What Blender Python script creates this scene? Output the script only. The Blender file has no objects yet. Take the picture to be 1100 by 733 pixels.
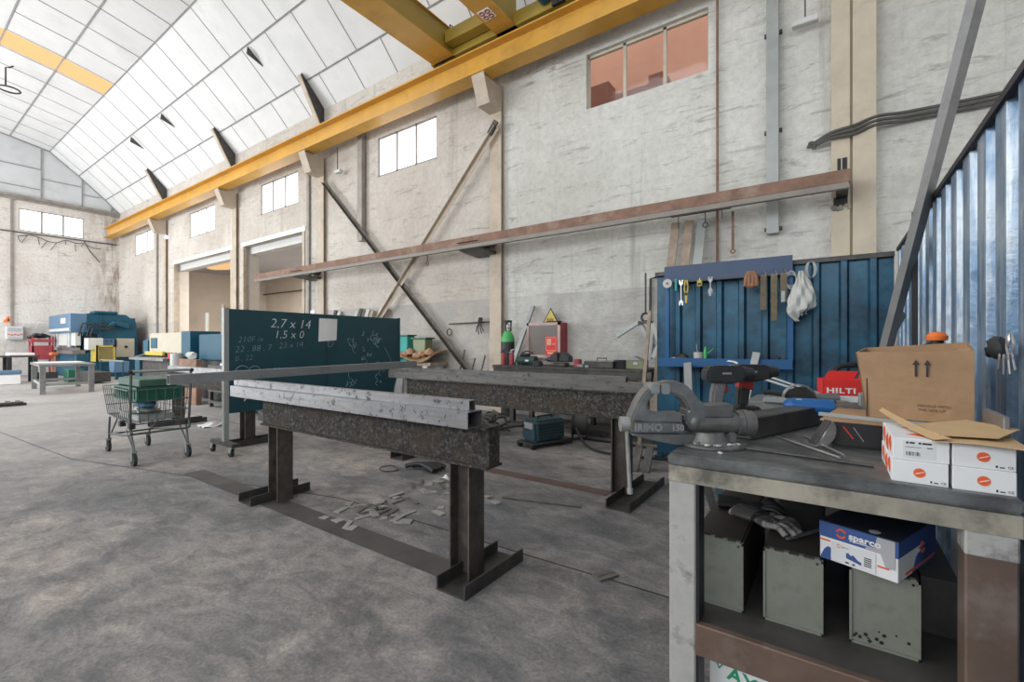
import bpy, bmesh, math, random
from mathutils import Vector, Matrix
random.seed(7)
SC = bpy.context.scene
COL = SC.collection
R = math.radians

# ---------------------------------------------------------------- materials
def _ramp(nt, fac, stops):
    r = nt.nodes.new('ShaderNodeValToRGB')
    e = r.color_ramp.elements
    while len(e) < len(stops): e.new(0.5)
    for i, (p, c) in enumerate(stops):
        e[i].position = p; e[i].color = (*c, 1)
    nt.links.new(fac, r.inputs[0])
    return r.outputs[0]
def _mix(nt, fac, a, b, mode='MIX'):
    m = nt.nodes.new('ShaderNodeMix'); m.data_type = 'RGBA'; m.blend_type = mode
    for sock, v in ((m.inputs[0], fac), (m.inputs[6], a), (m.inputs[7], b)):
        if isinstance(v, (int, float)): sock.default_value = v
        elif isinstance(v, tuple): sock.default_value = (*v, 1)
        else: nt.links.new(v, sock)
    return m.outputs[2]
def _noise(nt, vec, scale, detail=6, rough=.6, dist=0.0):
    n = nt.nodes.new('ShaderNodeTexNoise')
    n.inputs['Scale'].default_value = scale; n.inputs['Detail'].default_value = detail
    n.inputs['Roughness'].default_value = rough; n.inputs['Distortion'].default_value = dist
    nt.links.new(vec, n.inputs['Vector'])
    return n.outputs[0]
def _coord(nt, scale=(1, 1, 1), kind='Object'):
    t = nt.nodes.new('ShaderNodeTexCoord'); m = nt.nodes.new('ShaderNodeMapping')
    m.inputs['Scale'].default_value = scale
    nt.links.new(t.outputs[kind], m.inputs[0])
    return m.outputs[0]
def _new(name):
    m = bpy.data.materials.new(name); m.use_nodes = True
    return m, m.node_tree, m.node_tree.nodes['Principled BSDF']
def _bump(nt, b, h, strength, dist=.01):
    n = nt.nodes.new('ShaderNodeBump'); n.inputs['Strength'].default_value = strength
    n.inputs['Distance'].default_value = dist
    nt.links.new(h, n.inputs['Height']); nt.links.new(n.outputs[0], b.inputs['Normal'])
def mat(name, col, rough=.6, metal=0.0, var=.18, scale=6, stain=None, amt=.5, sscale=3, lo=.5, hi=.68, bump=0, bscale=40, spec=.5):
    """base colour with gentle noise, optional worn / dirty patches of a second colour"""
    m, nt, b = _new(name)
    v = _coord(nt)
    n = _noise(nt, v, scale)
    a = tuple(max(0, c * (1 - var)) for c in col); c2 = tuple(min(1, c * (1 + var)) for c in col)
    out = _ramp(nt, n, [(.3, a), (.7, c2)])
    if stain:
        s = _noise(nt, v, sscale, 10, .7)
        f = _ramp(nt, s, [(lo, (0, 0, 0)), (hi, (amt,) * 3)])
        out = _mix(nt, f, out, stain)
    nt.links.new(out, b.inputs['Base Color'])
    b.inputs['Roughness'].default_value = rough; b.inputs['Metallic'].default_value = metal
    b.inputs['Specular IOR Level'].default_value = spec
    if bump: _bump(nt, b, _noise(nt, v, bscale, 8, .7), bump)
    return m
def emis(name, col, s):
    m, nt, b = _new(name)
    b.inputs['Base Color'].default_value = (*col, 1)
    b.inputs['Emission Color'].default_value = (*col, 1); b.inputs['Emission Strength'].default_value = s
    return m

def wall_mat(name, base, light, low, dark, rust=None):
    m, nt, b = _new(name)
    v = _coord(nt)
    vs = _coord(nt, (.75, .75, 4.2))
    big = _noise(nt, v, .5, 5, .6)
    c = _ramp(nt, big, [(.35, base), (.65, light)])
    sx = nt.nodes.new('ShaderNodeSeparateXYZ'); g = nt.nodes.new('ShaderNodeNewGeometry')
    nt.links.new(g.outputs['Position'], sx.inputs[0])
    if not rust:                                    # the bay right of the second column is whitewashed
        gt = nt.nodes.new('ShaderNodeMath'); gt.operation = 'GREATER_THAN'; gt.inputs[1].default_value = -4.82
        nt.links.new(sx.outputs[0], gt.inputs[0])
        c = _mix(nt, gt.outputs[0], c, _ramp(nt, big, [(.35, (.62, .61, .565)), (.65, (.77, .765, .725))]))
    fine = _noise(nt, v, 14, 8, .7)
    c = _mix(nt, .35, c, _ramp(nt, fine, [(.3, (.5, .48, .46)), (.6, (1, 1, 1))]), 'MULTIPLY')
    st = _noise(nt, vs, 2.1, 12, .74, .9)           # trowel ridges
    c = _mix(nt, _ramp(nt, st, [(.555, (0, 0, 0)), (.67, (.72,) * 3)]), c, dark)
    vv = _coord(nt, (3, 3, .18))                    # drip marks
    dr = _noise(nt, vv, 1.2, 8, .65)
    c = _mix(nt, _ramp(nt, dr, [(.58, (0, 0, 0)), (.72, (.45,) * 3)]), c, dark)
    # painted dado band up to about two metres
    lt = nt.nodes.new('ShaderNodeMath'); lt.operation = 'LESS_THAN'; lt.inputs[1].default_value = 2.02
    nt.links.new(sx.outputs[2], lt.inputs[0])
    pk = _noise(nt, v, 1.6, 8, .7)
    f = _ramp(nt, pk, [(.42, (.25,) * 3), (.6, (.75,) * 3)])
    ff = _mix(nt, lt.outputs[0], (0, 0, 0), f)
    c = _mix(nt, ff, c, low)
    if rust:
        rx = nt.nodes.new('ShaderNodeMapRange'); rx.inputs[1].default_value = rust[0]; rx.inputs[2].default_value = rust[1]
        nt.links.new(sx.outputs[rust[2]], rx.inputs[0])
        rn = _noise(nt, _coord(nt, (2, 2, .5)), 2.2, 10, .75)
        mu = nt.nodes.new('ShaderNodeMath'); mu.operation = 'MULTIPLY'
        nt.links.new(rx.outputs[0], mu.inputs[0])
        nt.links.new(_ramp(nt, rn, [(.42, (0, 0, 0)), (.62, (1, 1, 1))]), mu.inputs[1])
        c = _mix(nt, mu.outputs[0], c, (.20, .11, .06))
    nt.links.new(c, b.inputs['Base Color'])
    b.inputs['Roughness'].default_value = .92; b.inputs['Specular IOR Level'].default_value = .2
    h = nt.nodes.new('ShaderNodeMath'); h.operation = 'ADD'
    nt.links.new(st, h.inputs[0]); nt.links.new(fine, h.inputs[1])
    _bump(nt, b, h.outputs[0], .8, .03)
    return m

def floor_mat():
    m, nt, b = _new('worn_concrete')
    v = _coord(nt)
    n1 = _noise(nt, v, .6, 10, .68, .2)
    c = _ramp(nt, n1, [(.34, (.115, .12, .13)), (.5, (.235, .225, .22)), (.64, (.37, .33, .305))])
    sw = _noise(nt, _coord(nt, (1.0, 1.9, 1)), 3.6, 12, .72, .9)     # swept swirls
    c = _mix(nt, .7, c, _ramp(nt, sw, [(.36, (.45, .48, .52)), (.5, (.95, .95, .95)), (.64, (1.5, 1.45, 1.4))]), 'MULTIPLY')
    so = _noise(nt, v, 1.3, 12, .74, .3)                             # soot and grinding dust
    c = _mix(nt, _ramp(nt, so, [(.50, (0, 0, 0)), (.64, (.65,) * 3)]), c, (.06, .065, .075))
    fi = _noise(nt, v, 60, 8, .85)
    c = _mix(nt, .55, c, _ramp(nt, fi, [(.38, (.30, .30, .30)), (.60, (1.25, 1.25, 1.25))]), 'MULTIPLY')
    # far end painted paler, putting its stronger daylight into the floor colour
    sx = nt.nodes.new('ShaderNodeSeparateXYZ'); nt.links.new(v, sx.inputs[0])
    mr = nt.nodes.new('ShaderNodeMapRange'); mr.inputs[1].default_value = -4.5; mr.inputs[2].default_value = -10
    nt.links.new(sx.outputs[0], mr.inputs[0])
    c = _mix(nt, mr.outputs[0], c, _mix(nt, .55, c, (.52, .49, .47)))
    nt.links.new(c, b.inputs['Base Color'])
    nt.links.new(_ramp(nt, n1, [(.3, (.55,) * 3), (.7, (.85,) * 3)]), b.inputs['Roughness'])
    h = nt.nodes.new('ShaderNodeMath'); h.operation = 'ADD'
    nt.links.new(sw, h.inputs[0]); nt.links.new(fi, h.inputs[1])
    _bump(nt, b, h.outputs[0], .35, .01)
    return m

M = {}
M['floor'] = floor_mat()
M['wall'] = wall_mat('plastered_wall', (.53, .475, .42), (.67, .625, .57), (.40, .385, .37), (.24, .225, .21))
M['wall_back'] = wall_mat('end_wall_plaster', (.66, .61, .56), (.82, .79, .75), (.46, .44, .42), (.34, .32, .30), (5.2, 6.6, 1))
M['panel'] = mat('roof_panel', (.75, .75, .745), .8, 0, .06, 1.2, (.55, .54, .53), .35, 1.1, .55, .7)
M['gable'] = mat('gable_panel', (.60, .61, .62), .85, 0, .08, 1, (.42, .42, .42), .4, .9)
M['joint'] = mat('joint_batten', (.29, .29, .29), .8, 0, .2)
M['concrete_col'] = mat('beige_concrete', (.56, .49, .385), .9, 0, .1, 3, (.33, .28, .22), .5, 1.6, .55, .7, .4, 30)
M['steel_col'] = mat('beige_painted_steel', (.50, .42, .33), .6, 0, .12, 4, (.22, .17, .13), .5, 3)
M['lintel'] = mat('white_trim', (.80, .79, .77), .6, 0, .05)
M['yellow'] = mat('crane_yellow', (.60, .325, .055), .42, 0, .1, 2, (.36, .20, .05), .6, 2.2, .52, .7)
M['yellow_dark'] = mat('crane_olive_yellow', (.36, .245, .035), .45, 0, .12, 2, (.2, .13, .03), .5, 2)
M['rust'] = mat('rusty_brown_steel', (.235, .14, .10), .75, .2, .25, 5, (.42, .33, .26), .5, 3.5, .5, .66, .3, 30)
M['grey_flange'] = mat('grey_steel_edge', (.24, .215, .19), .6, .2, .12, 6)
M['dark_steel'] = mat('dark_steel', (.07, .068, .066), .5, .5, .3, 9, (.16, .14, .12), .6, 5, .5, .7, .25, 40)
M['brown_steel'] = mat('dark_brown_steel', (.085, .072, .062), .55, .4, .3, 9, (.2, .17, .14), .6, 5, .5, .7, .3, 40)
M['black'] = mat('matt_black', (.018, .018, .02), .55, 0, .3)
M['rubber'] = mat('black_rubber', (.025, .025, .026), .8, 0, .2)
M['angle'] = mat('grey_painted_angle', (.30, .275, .245), .6, .3, .2, 4)
M['greysteel'] = mat('bare_grey_steel', (.30, .30, .30), .42, .7, .18, 5, (.13, .13, .13), .6, 6, .5, .7)
M['white_met'] = mat('white_metal', (.60, .60, .58), .5, 0, .06)
M['cream'] = mat('cream_metal', (.52, .47, .37), .5, 0, .05)
M['blue'] = mat('machine_blue', (.006, .085, .14), .42, 0, .12, 3, (.02, .08, .15), .5, 2.5)
M['blue_lt'] = mat('machine_light_blue', (.10, .19, .30), .45, 0, .06, 3)
M['yellowpaint'] = mat('guard_yellow', (.55, .42, .07), .5, 0, .15, 20)
M['red'] = mat('dark_red', (.33, .05, .06), .5, 0, .2)
M['redbright'] = mat('bright_red', (.72, .035, .03), .45, 0, .06)
M['orange'] = mat('orange', (.85, .19, .03), .5, 0, .06)
M['white'] = mat('white_paper', (.80, .80, .80), .7, 0, .04)
M['card'] = mat('cardboard', (.40, .25, .14), .85, 0, .14, 9, (.25, .15, .08), .6, 5, .5, .7, .35, 14)
M['kraft'] = mat('kraft_paper', (.62, .42, .22), .8, 0, .07, 5)
M['green'] = mat('crate_green', (.012, .11, .07), .5, 0, .2, 5)
M['green_cyl'] = mat('bright_green', (.07, .42, .12), .45, 0, .1)
M['corr_front'] = mat('blue_corrugated', (.020, .10, .17), .36, .2, .25, 4, (.012, .03, .05), .85, 2.6, .46, .62, .12, 22)
def corr_side():
    m, nt, b = _new('scuffed_blue_sheet')
    v = _coord(nt)
    c = _ramp(nt, _noise(nt, v, 2.2, 8, .65), [(.34, (.06, .14, .25)), (.5, (.18, .28, .41)), (.66, (.42, .49, .56))])
    vs = _coord(nt, (6, 6, .5))
    sc = _noise(nt, vs, 3, 9, .7)
    c = _mix(nt, _ramp(nt, sc, [(.47, (0, 0, 0)), (.64, (.75,) * 3)]), c, (.66, .70, .72))
    dk = _noise(nt, v, 6, 10, .75)
    c = _mix(nt, _ramp(nt, dk, [(.6, (0, 0, 0)), (.72, (.7,) * 3)]), c, (.06, .08, .11))
    nt.links.new(c, b.inputs['Base Color'])
    b.inputs['Roughness'].default_value = .34; b.inputs['Metallic'].default_value = .35
    _bump(nt, b, _noise(nt, v, 7, 6, .6), .35, .02)
    return m
M['corr_side'] = corr_side()
def slag():
    m, nt, b = _new('spattered_beam')
    v = _coord(nt)
    n = _noise(nt, v, 55, 8, .75)
    c = _ramp(nt, n, [(.38, (.012, .011, .010)), (.52, (.055, .05, .045)), (.66, (.21, .195, .165))])
    c = _mix(nt, _ramp(nt, _noise(nt, v, 4, 6, .6), [(.5, (0, 0, 0)), (.66, (.65,) * 3)]), c, (.075, .05, .032))
    c = _mix(nt, _ramp(nt, _noise(nt, v, 3, 9, .75), [(.58, (0, 0, 0)), (.70, (.5,) * 3)]), c, (.20, .185, .145))
    nt.links.new(c, b.inputs['Base Color'])
    b.inputs['Roughness'].default_value = .85
    _bump(nt, b, n, 1.0, .02)
    return m
M['slag'] = slag()
def tube_mat(name, base, ink):
    m, nt, b = _new(name)
    v = _coord(nt)
    c = _ramp(nt, _noise(nt, _coord(nt, (1, 8, 8)), 5, 6, .6), [(.3, tuple(x * .8 for x in base)), (.7, tuple(x * 1.15 for x in base))])
    c = _mix(nt, _ramp(nt, _noise(nt, v, 16, 9, .8), [(.55, (0, 0, 0)), (.61, (ink,) * 3)]), c, (.03, .03, .03))
    nt.links.new(c, b.inputs['Base Color'])
    b.inputs['Roughness'].default_value = .40; b.inputs['Metallic'].default_value = .75
    return m
M['tube_light'] = tube_mat('light_steel_tube', (.30, .30, .31), .95)
M['cross'] = mat('grey_tube', (.27, .28, .28), .45, .3, .12, 5, (.14, .14, .14), .5, 5)
M['tube_dark'] = tube_mat('dull_steel_tube', (.17, .165, .16), .85)
M['chalkboard'] = mat('dark_teal_paint', (.012, .060, .078), .4, 0, .15, 3, (.03, .105, .13), .35, 2.4, .5, .75)
M['chalk'] = mat('chalk', (.60, .64, .66), .9, 0, .1)
M['chalk_faint'] = mat('faint_chalk', (.22, .32, .35), .9, 0, .1)
M['vise'] = mat('cast_iron_grey', (.19, .19, .183), .42, .55, .25, 14, (.34, .34, .33), .55, 9, .52, .68, .25, 60)
M['vise_tip'] = mat('worn_steel', (.40, .40, .39), .4, .6, .2, 20)
M['bench_top'] = mat('bench_top_steel', (.19, .20, .20), .42, .45, .3, 9, (.045, .045, .047), .85, 4, .47, .64, .2, 30)
M['bench_apron'] = mat('dirty_beige_apron', (.33, .30, .24), .7, 0, .3, 9, (.07, .065, .06), .85, 5, .48, .64)
M['bench_leg'] = mat('worn_white_leg', (.41, .40, .375), .65, 0, .2, 7, (.11, .10, .095), .85, 7, .5, .64)
M['bench_brown'] = mat('oxide_brown_steel', (.155, .105, .08), .5, .25, .25, 6, (.30, .26, .235), .6, 4, .52, .7)
M['shelf'] = mat('shelf_steel', (.085, .078, .072), .6, .3, .3, 7)
M['zincbox'] = mat('grey_green_box', (.27, .285, .24), .5, .25, .22, 6, (.13, .14, .115), .75, 6, .5, .66)
M['zinclid'] = mat('dark_box_lid', (.05, .043, .037), .55, .3, .3, 5)
M['block'] = mat('block_steel', (.125, .12, .115), .45, .6, .25, 8, (.16, .15, .14), .5, 6)
M['tool_blue'] = mat('tool_blue', (.012, .115, .36), .4, 0, .08)
M['tool_dark'] = mat('tool_black', (.03, .034, .036), .5, 0, .2)
M['tool_red'] = mat('tool_red', (.42, .03, .03), .45, 0, .1)
M['rackblue'] = mat('rack_blue', (.004, .085, .24), .42, 0, .12, 5, (.03, .05, .09), .5, 5, .56, .7)
M['navybox'] = mat('navy_box', (.045, .10, .30), .6, 0, .06)
M['dkblue'] = mat('shoebox_dark_lid', (.016, .02, .04), .5, 0, .2)
M['plastic'] = mat('white_film', (.48, .49, .46), .4, 0, .08, 8)
M['strap'] = mat('olive_canvas', (.16, .13, .085), .9, 0, .2, 12)
M['leather'] = mat('brown_leather', (.27, .13, .07), .6, 0, .25, 16)
M['glass_dark'] = mat('dull_pane', (.19, .165, .15), .25, 0, .1, 5)
M['cable'] = mat('grey_cable', (.085, .082, .075), .6, 0, .2)
M['galv'] = mat('galvanised', (.34, .36, .35), .5, .35, .12, 5)
M['leanbar'] = mat('mill_grey_bar', (.27, .27, .265), .5, .15, .14, 5, (.10, .10, .10), .5, 5)
M['chip'] = mat('offcut_grey', (.35, .34, .32), .6, .25, .2, 9, (.17, .16, .15), .6, 8)
M['chip2'] = mat('offcut_dark', (.15, .14, .13), .6, .3, .2, 9)
M['wire'] = mat('trolley_wire', (.12, .14, .135), .4, .6, .15)
M['olive'] = mat('olive_green_metal', (.20, .23, .13), .5, .1, .12)
M['teal'] = mat('teal_fabric', (.05, .36, .32), .7, 0, .15)
M['welder'] = mat('welder_blue_grey', (.032, .075, .095), .45, .1, .15)
M['silver'] = mat('silver', (.55, .55, .55), .35, .8, .1)
M['wood'] = mat('old_wood', (.34, .27, .21), .85, 0, .25, 9)
M['strip'] = mat('steel_strip_and_shadow', (.085, .078, .075), .6, .3, .25, 4)
M['strip_red'] = mat('brown_floor_strip', (.13, .085, .075), .65, .2, .25, 4)
M['logo_green'] = mat('print_green', (.02, .32, .16), .7, 0, .05)
M['logo_orange'] = mat('print_orange', (.80, .13, .035), .6, 0, .05)
M['print_black'] = mat('print_black', (.03, .03, .03), .7, 0, .05)
M['print_grey'] = mat('print_grey', (.42, .42, .44), .7, 0, .05)

# ---------------------------------------------------------------- mesh builder
class B:
    def __init__(self, M4=None):
        self.bm = bmesh.new(); self.M = M4 or Matrix.Identity(4)
    def add(self, t, bevel=0, seg=1, X=None):
        if bevel:
            es = [e for e in t.edges if len(e.link_faces) == 2 and e.calc_face_angle(0) > .5]
            bmesh.ops.bevel(t, geom=es, offset=bevel, segments=seg, affect='EDGES', clamp_overlap=True)
        t.transform(self.M @ (X or Matrix.Identity(4)))
        me = bpy.data.meshes.new('tmp'); t.to_mesh(me); t.free()
        self.bm.from_mesh(me); bpy.data.meshes.remove(me)
        return self
    def box(self, x0, x1, y0, y1, z0, z1, bevel=0, seg=1, rot=None):
        t = bmesh.new(); bmesh.ops.create_cube(t, size=1)
        c = Vector(((x0 + x1) / 2, (y0 + y1) / 2, (z0 + z1) / 2))
        t.transform(Matrix.Diagonal((abs(x1 - x0), abs(y1 - y0), abs(z1 - z0), 1)))
        if bevel:
            bmesh.ops.bevel(t, geom=t.edges[:], offset=bevel, segments=seg, affect='EDGES', clamp_overlap=True)
        if rot: t.transform(rot.to_4x4())
        t.transform(Matrix.Translation(c))
        return self.add(t)
    def _frame(self, p0, p1, up=(0, 0, 1)):
        p0, p1 = Vector(p0), Vector(p1); x = (p1 - p0).normalized(); u = Vector(up)
        if abs(x.dot(u)) > .98: u = Vector((0, 1, 0))
        y = u.cross(x).normalized(); z = x.cross(y)
        m = Matrix((x, y, z)).transposed().to_4x4(); m.translation = p0
        return m, (p1 - p0).length
    def bar(self, p0, p1, w, h, up=(0, 0, 1), bevel=0):
        """solid bar: w sideways, h along up"""
        m, L = self._frame(p0, p1, up)
        t = bmesh.new(); bmesh.ops.create_cube(t, size=1)
        t.transform(Matrix.Translation((L / 2, 0, 0)) @ Matrix.Diagonal((L, w, h, 1)))
        return self.add(t, bevel, X=m)
    def section(self, p0, p1, poly, up=(0, 0, 1), bevel=0, caps=True):
        """extrude a closed 2-D outline (sideways, up) from p0 to p1"""
        m, L = self._frame(p0, p1, up)
        t = bmesh.new()
        a = [t.verts.new((0, q[0], q[1])) for q in poly]; b = [t.verts.new((L, q[0], q[1])) for q in poly]
        n = len(poly)
        for i in range(n):
            j = (i + 1) % n; t.faces.new((a[i], a[j], b[j], b[i]))
        if caps: t.faces.new(a[::-1]); t.faces.new(b)
        bmesh.ops.recalc_face_normals(t, faces=t.faces[:])
        return self.add(t, bevel, X=m)
    def ibeam(self, p0, p1, w, h, tf=.012, tw=.009, up=(0, 0, 1)):
        a, b, c = w / 2, h / 2, tw / 2
        return self.section(p0, p1, [(-a, -b), (a, -b), (a, -b + tf), (c, -b + tf), (c, b - tf), (a, b - tf), (a, b), (-a, b), (-a, b - tf), (-c, b - tf), (-c, -b + tf), (-a, -b + tf)], up)
    def channel(self, p0, p1, w, h, t=.008, up=(0, 0, 1)):
        a = w / 2
        return self.section(p0, p1, [(-a, 0), (a, 0), (a, h), (a - t, h), (a - t, t), (-a + t, t), (-a + t, h), (-a, h)], up)
    def angle(self, p0, p1, w, h, t=.008, up=(0, 0, 1)):
        return self.section(p0, p1, [(0, 0), (w, 0), (w, t), (t, t), (t, h), (0, h)], up)
    def rhs(self, p0, p1, w, h, t=.004, up=(0, 0, 1)):
        """open-ended hollow rectangular tube"""
        m, L = self._frame(p0, p1, up)
        bm = bmesh.new(); ring = []
        for x in (0, L):
            for k in (0, t):
                a, b = w / 2 - k, h / 2 - k
                ring.append([bm.verts.new((x, *q)) for q in ((-a, -b), (a, -b), (a, b), (-a, b))])
        o0, i0, o1, i1 = ring
        for i in range(4):
            j = (i + 1) % 4
            bm.faces.new((o0[i], o0[j], o1[j], o1[i])); bm.faces.new((i0[j], i0[i], i1[i], i1[j]))
            bm.faces.new((o0[j], o0[i], i0[i], i0[j])); bm.faces.new((o1[i], o1[j], i1[j], i1[i]))
        return self.add(bm, X=m)
    def cyl(self, p0, p1, r0, r1=None, n=20, bevel=0):
        r1 = r0 if r1 is None else r1
        m, L = self._frame(p0, p1)
        t = bmesh.new()
        a = [t.verts.new((0, r0 * math.cos(2 * math.pi * i / n), r0 * math.sin(2 * math.pi * i / n))) for i in range(n)]
        b = [t.verts.new((L, r1 * math.cos(2 * math.pi * i / n), r1 * math.sin(2 * math.pi * i / n))) for i in range(n)]
        for i in range(n): t.faces.new((a[i], a[(i + 1) % n], b[(i + 1) % n], b[i]))
        t.faces.new(a[::-1]); t.faces.new(b)
        if bevel:
            es = [e for e in t.edges if len(e.link_faces) == 2 and e.calc_face_angle(0) > 1]
            bmesh.ops.bevel(t, geom=es, offset=bevel, segments=2, affect='EDGES', clamp_overlap=True)
        return self.add(t, X=m)
    def lathe(self, prof, n=20, X=None):
        """(r, z) profile spun about local z"""
        t = bmesh.new(); rows = []
        for r, z in prof:
            rows.append([t.verts.new((r * math.cos(2 * math.pi * i / n), r * math.sin(2 * math.pi * i / n), z)) for i in range(n)])
        for a, b in zip(rows, rows[1:]):
            for i in range(n): t.faces.new((a[i], a[(i + 1) % n], b[(i + 1) % n], b[i]))
        t.faces.new(rows[0][::-1]); t.faces.new(rows[-1])
        return self.add(t, X=X)
    def tube(self, pts, r, n=8, smooth=True, closed=False):
        pts = [Vector(p) for p in pts]
        if smooth and len(pts) > 2:
            q = []; N = len(pts)
            for i in range(N if closed else N - 1):
                if closed: a, b, c, d = pts[i - 1], pts[i], pts[(i + 1) % N], pts[(i + 2) % N]
                else: a, b, c, d = pts[max(i - 1, 0)], pts[i], pts[i + 1], pts[min(i + 2, N - 1)]
                for k in range(5):
                    u = k / 5
                    q.append(.5 * ((2 * b) + (c - a) * u + (2 * a - 5 * b + 4 * c - d) * u * u + (3 * b - a - 3 * c + d) * u ** 3))
            if not closed: q.append(pts[-1])
            pts = q
        t = bmesh.new(); rows = []; N = len(pts); ref = None
        for i, p in enumerate(pts):
            if closed: d = pts[(i + 1) % N] - pts[i - 1]
            else: d = pts[min(i + 1, N - 1)] - pts[max(i - 1, 0)]
            if d.length < 1e-9: d = Vector((1, 0, 0))
            d.normalize()
            if ref is None:
                ref = Vector((0, 0, 1)) if abs(d.z) < .9 else Vector((1, 0, 0))
            u = (ref - d * ref.dot(d)).normalized(); ref = u; w = d.cross(u)
            rows.append([t.verts.new(p + r * (u * math.cos(2 * math.pi * k / n) + w * math.sin(2 * math.pi * k / n))) for k in range(n)])
        for a, b in zip(rows, rows[1:] + ([rows[0]] if closed else [])):
            for k in range(n): t.faces.new((a[k], a[(k + 1) % n], b[(k + 1) % n], b[k]))
        if not closed: t.faces.new(rows[0][::-1]); t.faces.new(rows[-1])
        return self.add(t)
    def prism(self, poly, plane, a, b, bevel=0, seg=1, X=None):
        """outline in plane 'xz' | 'xy' | 'yz', extruded along the third axis from a to b"""
        f = {'xz': lambda p, d: (p[0], d, p[1]), 'xy': lambda p, d: (p[0], p[1], d), 'yz': lambda p, d: (d, p[0], p[1])}[plane]
        t = bmesh.new()
        v0 = [t.verts.new(f(p, a)) for p in poly]; v1 = [t.verts.new(f(p, b)) for p in poly]; n = len(poly)
        for i in range(n): t.faces.new((v0[i], v0[(i + 1) % n], v1[(i + 1) % n], v1[i]))
        t.faces.new(v0[::-1]); t.faces.new(v1)
        bmesh.ops.recalc_face_normals(t, faces=t.faces[:])
        return self.add(t, bevel, seg, X)
    def sheet(self, fn, nu, nv, th=.002):
        """thin curved sheet from fn(u, v), given a real thickness"""
        t = bmesh.new(); g = [[t.verts.new(fn(i / nu, j / nv)) for j in range(nv + 1)] for i in range(nu + 1)]
        for i in range(nu):
            for j in range(nv): t.faces.new((g[i][j], g[i + 1][j], g[i + 1][j + 1], g[i][j + 1]))
        t.normal_update()
        bmesh.ops.solidify(t, geom=t.faces[:], thickness=th)
        return self.add(t)
    def ball(self, c, r, s=(1, 1, 1), sub=2, jitter=0):
        t = bmesh.new(); bmesh.ops.create_icosphere(t, subdivisions=sub, radius=r)
        for v in t.verts:
            k = 1 + random.uniform(-jitter, jitter)
            v.co = Vector((v.co.x * s[0] * k, v.co.y * s[1] * k, v.co.z * s[2] * k)) + Vector(c)
        return self.add(t)
    def text(self, body, size, X, extrude=.0006, shear=0, align='LEFT', spacing=1.0, bold=0):
        cu = bpy.data.curves.new('t', 'FONT'); cu.body = body; cu.size = size; cu.extrude = extrude
        cu.shear = shear; cu.align_x = align; cu.space_character = spacing; cu.offset = bold; cu.resolution_u = 2
        o = bpy.data.objects.new('t', cu); COL.objects.link(o)
        dg = bpy.context.evaluated_depsgraph_get()
        me = bpy.data.meshes.new_from_object(o.evaluated_get(dg))
        bpy.data.objects.remove(o); bpy.data.curves.remove(cu)
        me.transform(self.M @ X); self.bm.from_mesh(me); bpy.data.meshes.remove(me)
        return self
    def build(self, name, material, parent=None, smooth=35):
        me = bpy.data.meshes.new(name); self.bm.to_mesh(me); self.bm.free()
        me.materials.append(M[material] if isinstance(material, str) else material)
        if smooth and len(me.polygons):
            me.polygons.foreach_set('use_smooth', [True] * len(me.polygons))
            me.set_sharp_from_angle(angle=R(smooth))
        o = bpy.data.objects.new(name, me); COL.objects.link(o)
        if parent is not None: o.parent = parent
        return o

def tag(o, label, cat, group=None, kind=None):
    o['label'] = label; o['category'] = cat
    if group: o['group'] = group
    if kind: o['kind'] = kind
    return o
def thing(name, label, cat, loc=(0, 0, 0), rotz=0, group=None):
    o = bpy.data.objects.new(name, None); o.empty_display_size = .1; COL.objects.link(o)
    o.location = loc; o.rotation_euler = (0, 0, R(rotz))
    return tag(o, label, cat, group)
def struct(o, label, cat):
    return tag(o, label, cat, None, 'structure')
def copy_tree(o, parent=None, mats=None):
    c = o.copy(); COL.objects.link(c)
    if parent is not None: c.parent = parent
    for ch in list(o.children): copy_tree(ch, c)
    return c
def face_xz(x, y, z, rot=0):
    """matrix for flat print facing -Y at (x, y, z)"""
    return Matrix.Translation((x, y, z)) @ Matrix.Rotation(R(rot), 4, 'Y') @ Matrix.Rotation(R(90), 4, 'X')
def face_yz(x, y, z, rot=0):
    """matrix for flat print facing +X, reading along +Y"""
    return Matrix.Translation((x, y, z)) @ Matrix.Rotation(R(90), 4, 'Z') @ Matrix.Rotation(R(90), 4, 'X') @ Matrix.Rotation(R(rot), 4, 'Z')
# ---------------------------------------------------------------- the hall
D = 6.46            # inner face of the long wall
WT = .16            # its thickness
XB, XF = -25.6, 7.0 # end wall, front (behind the camera)
YS = -6.46          # the other long wall
struct(B().box(XB - .5, XF + .3, YS - .3, 12.8, -.3, 0).build('floor', 'floor', smooth=0), 'grey worn concrete floor stained with metal dust', 'floor')

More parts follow.
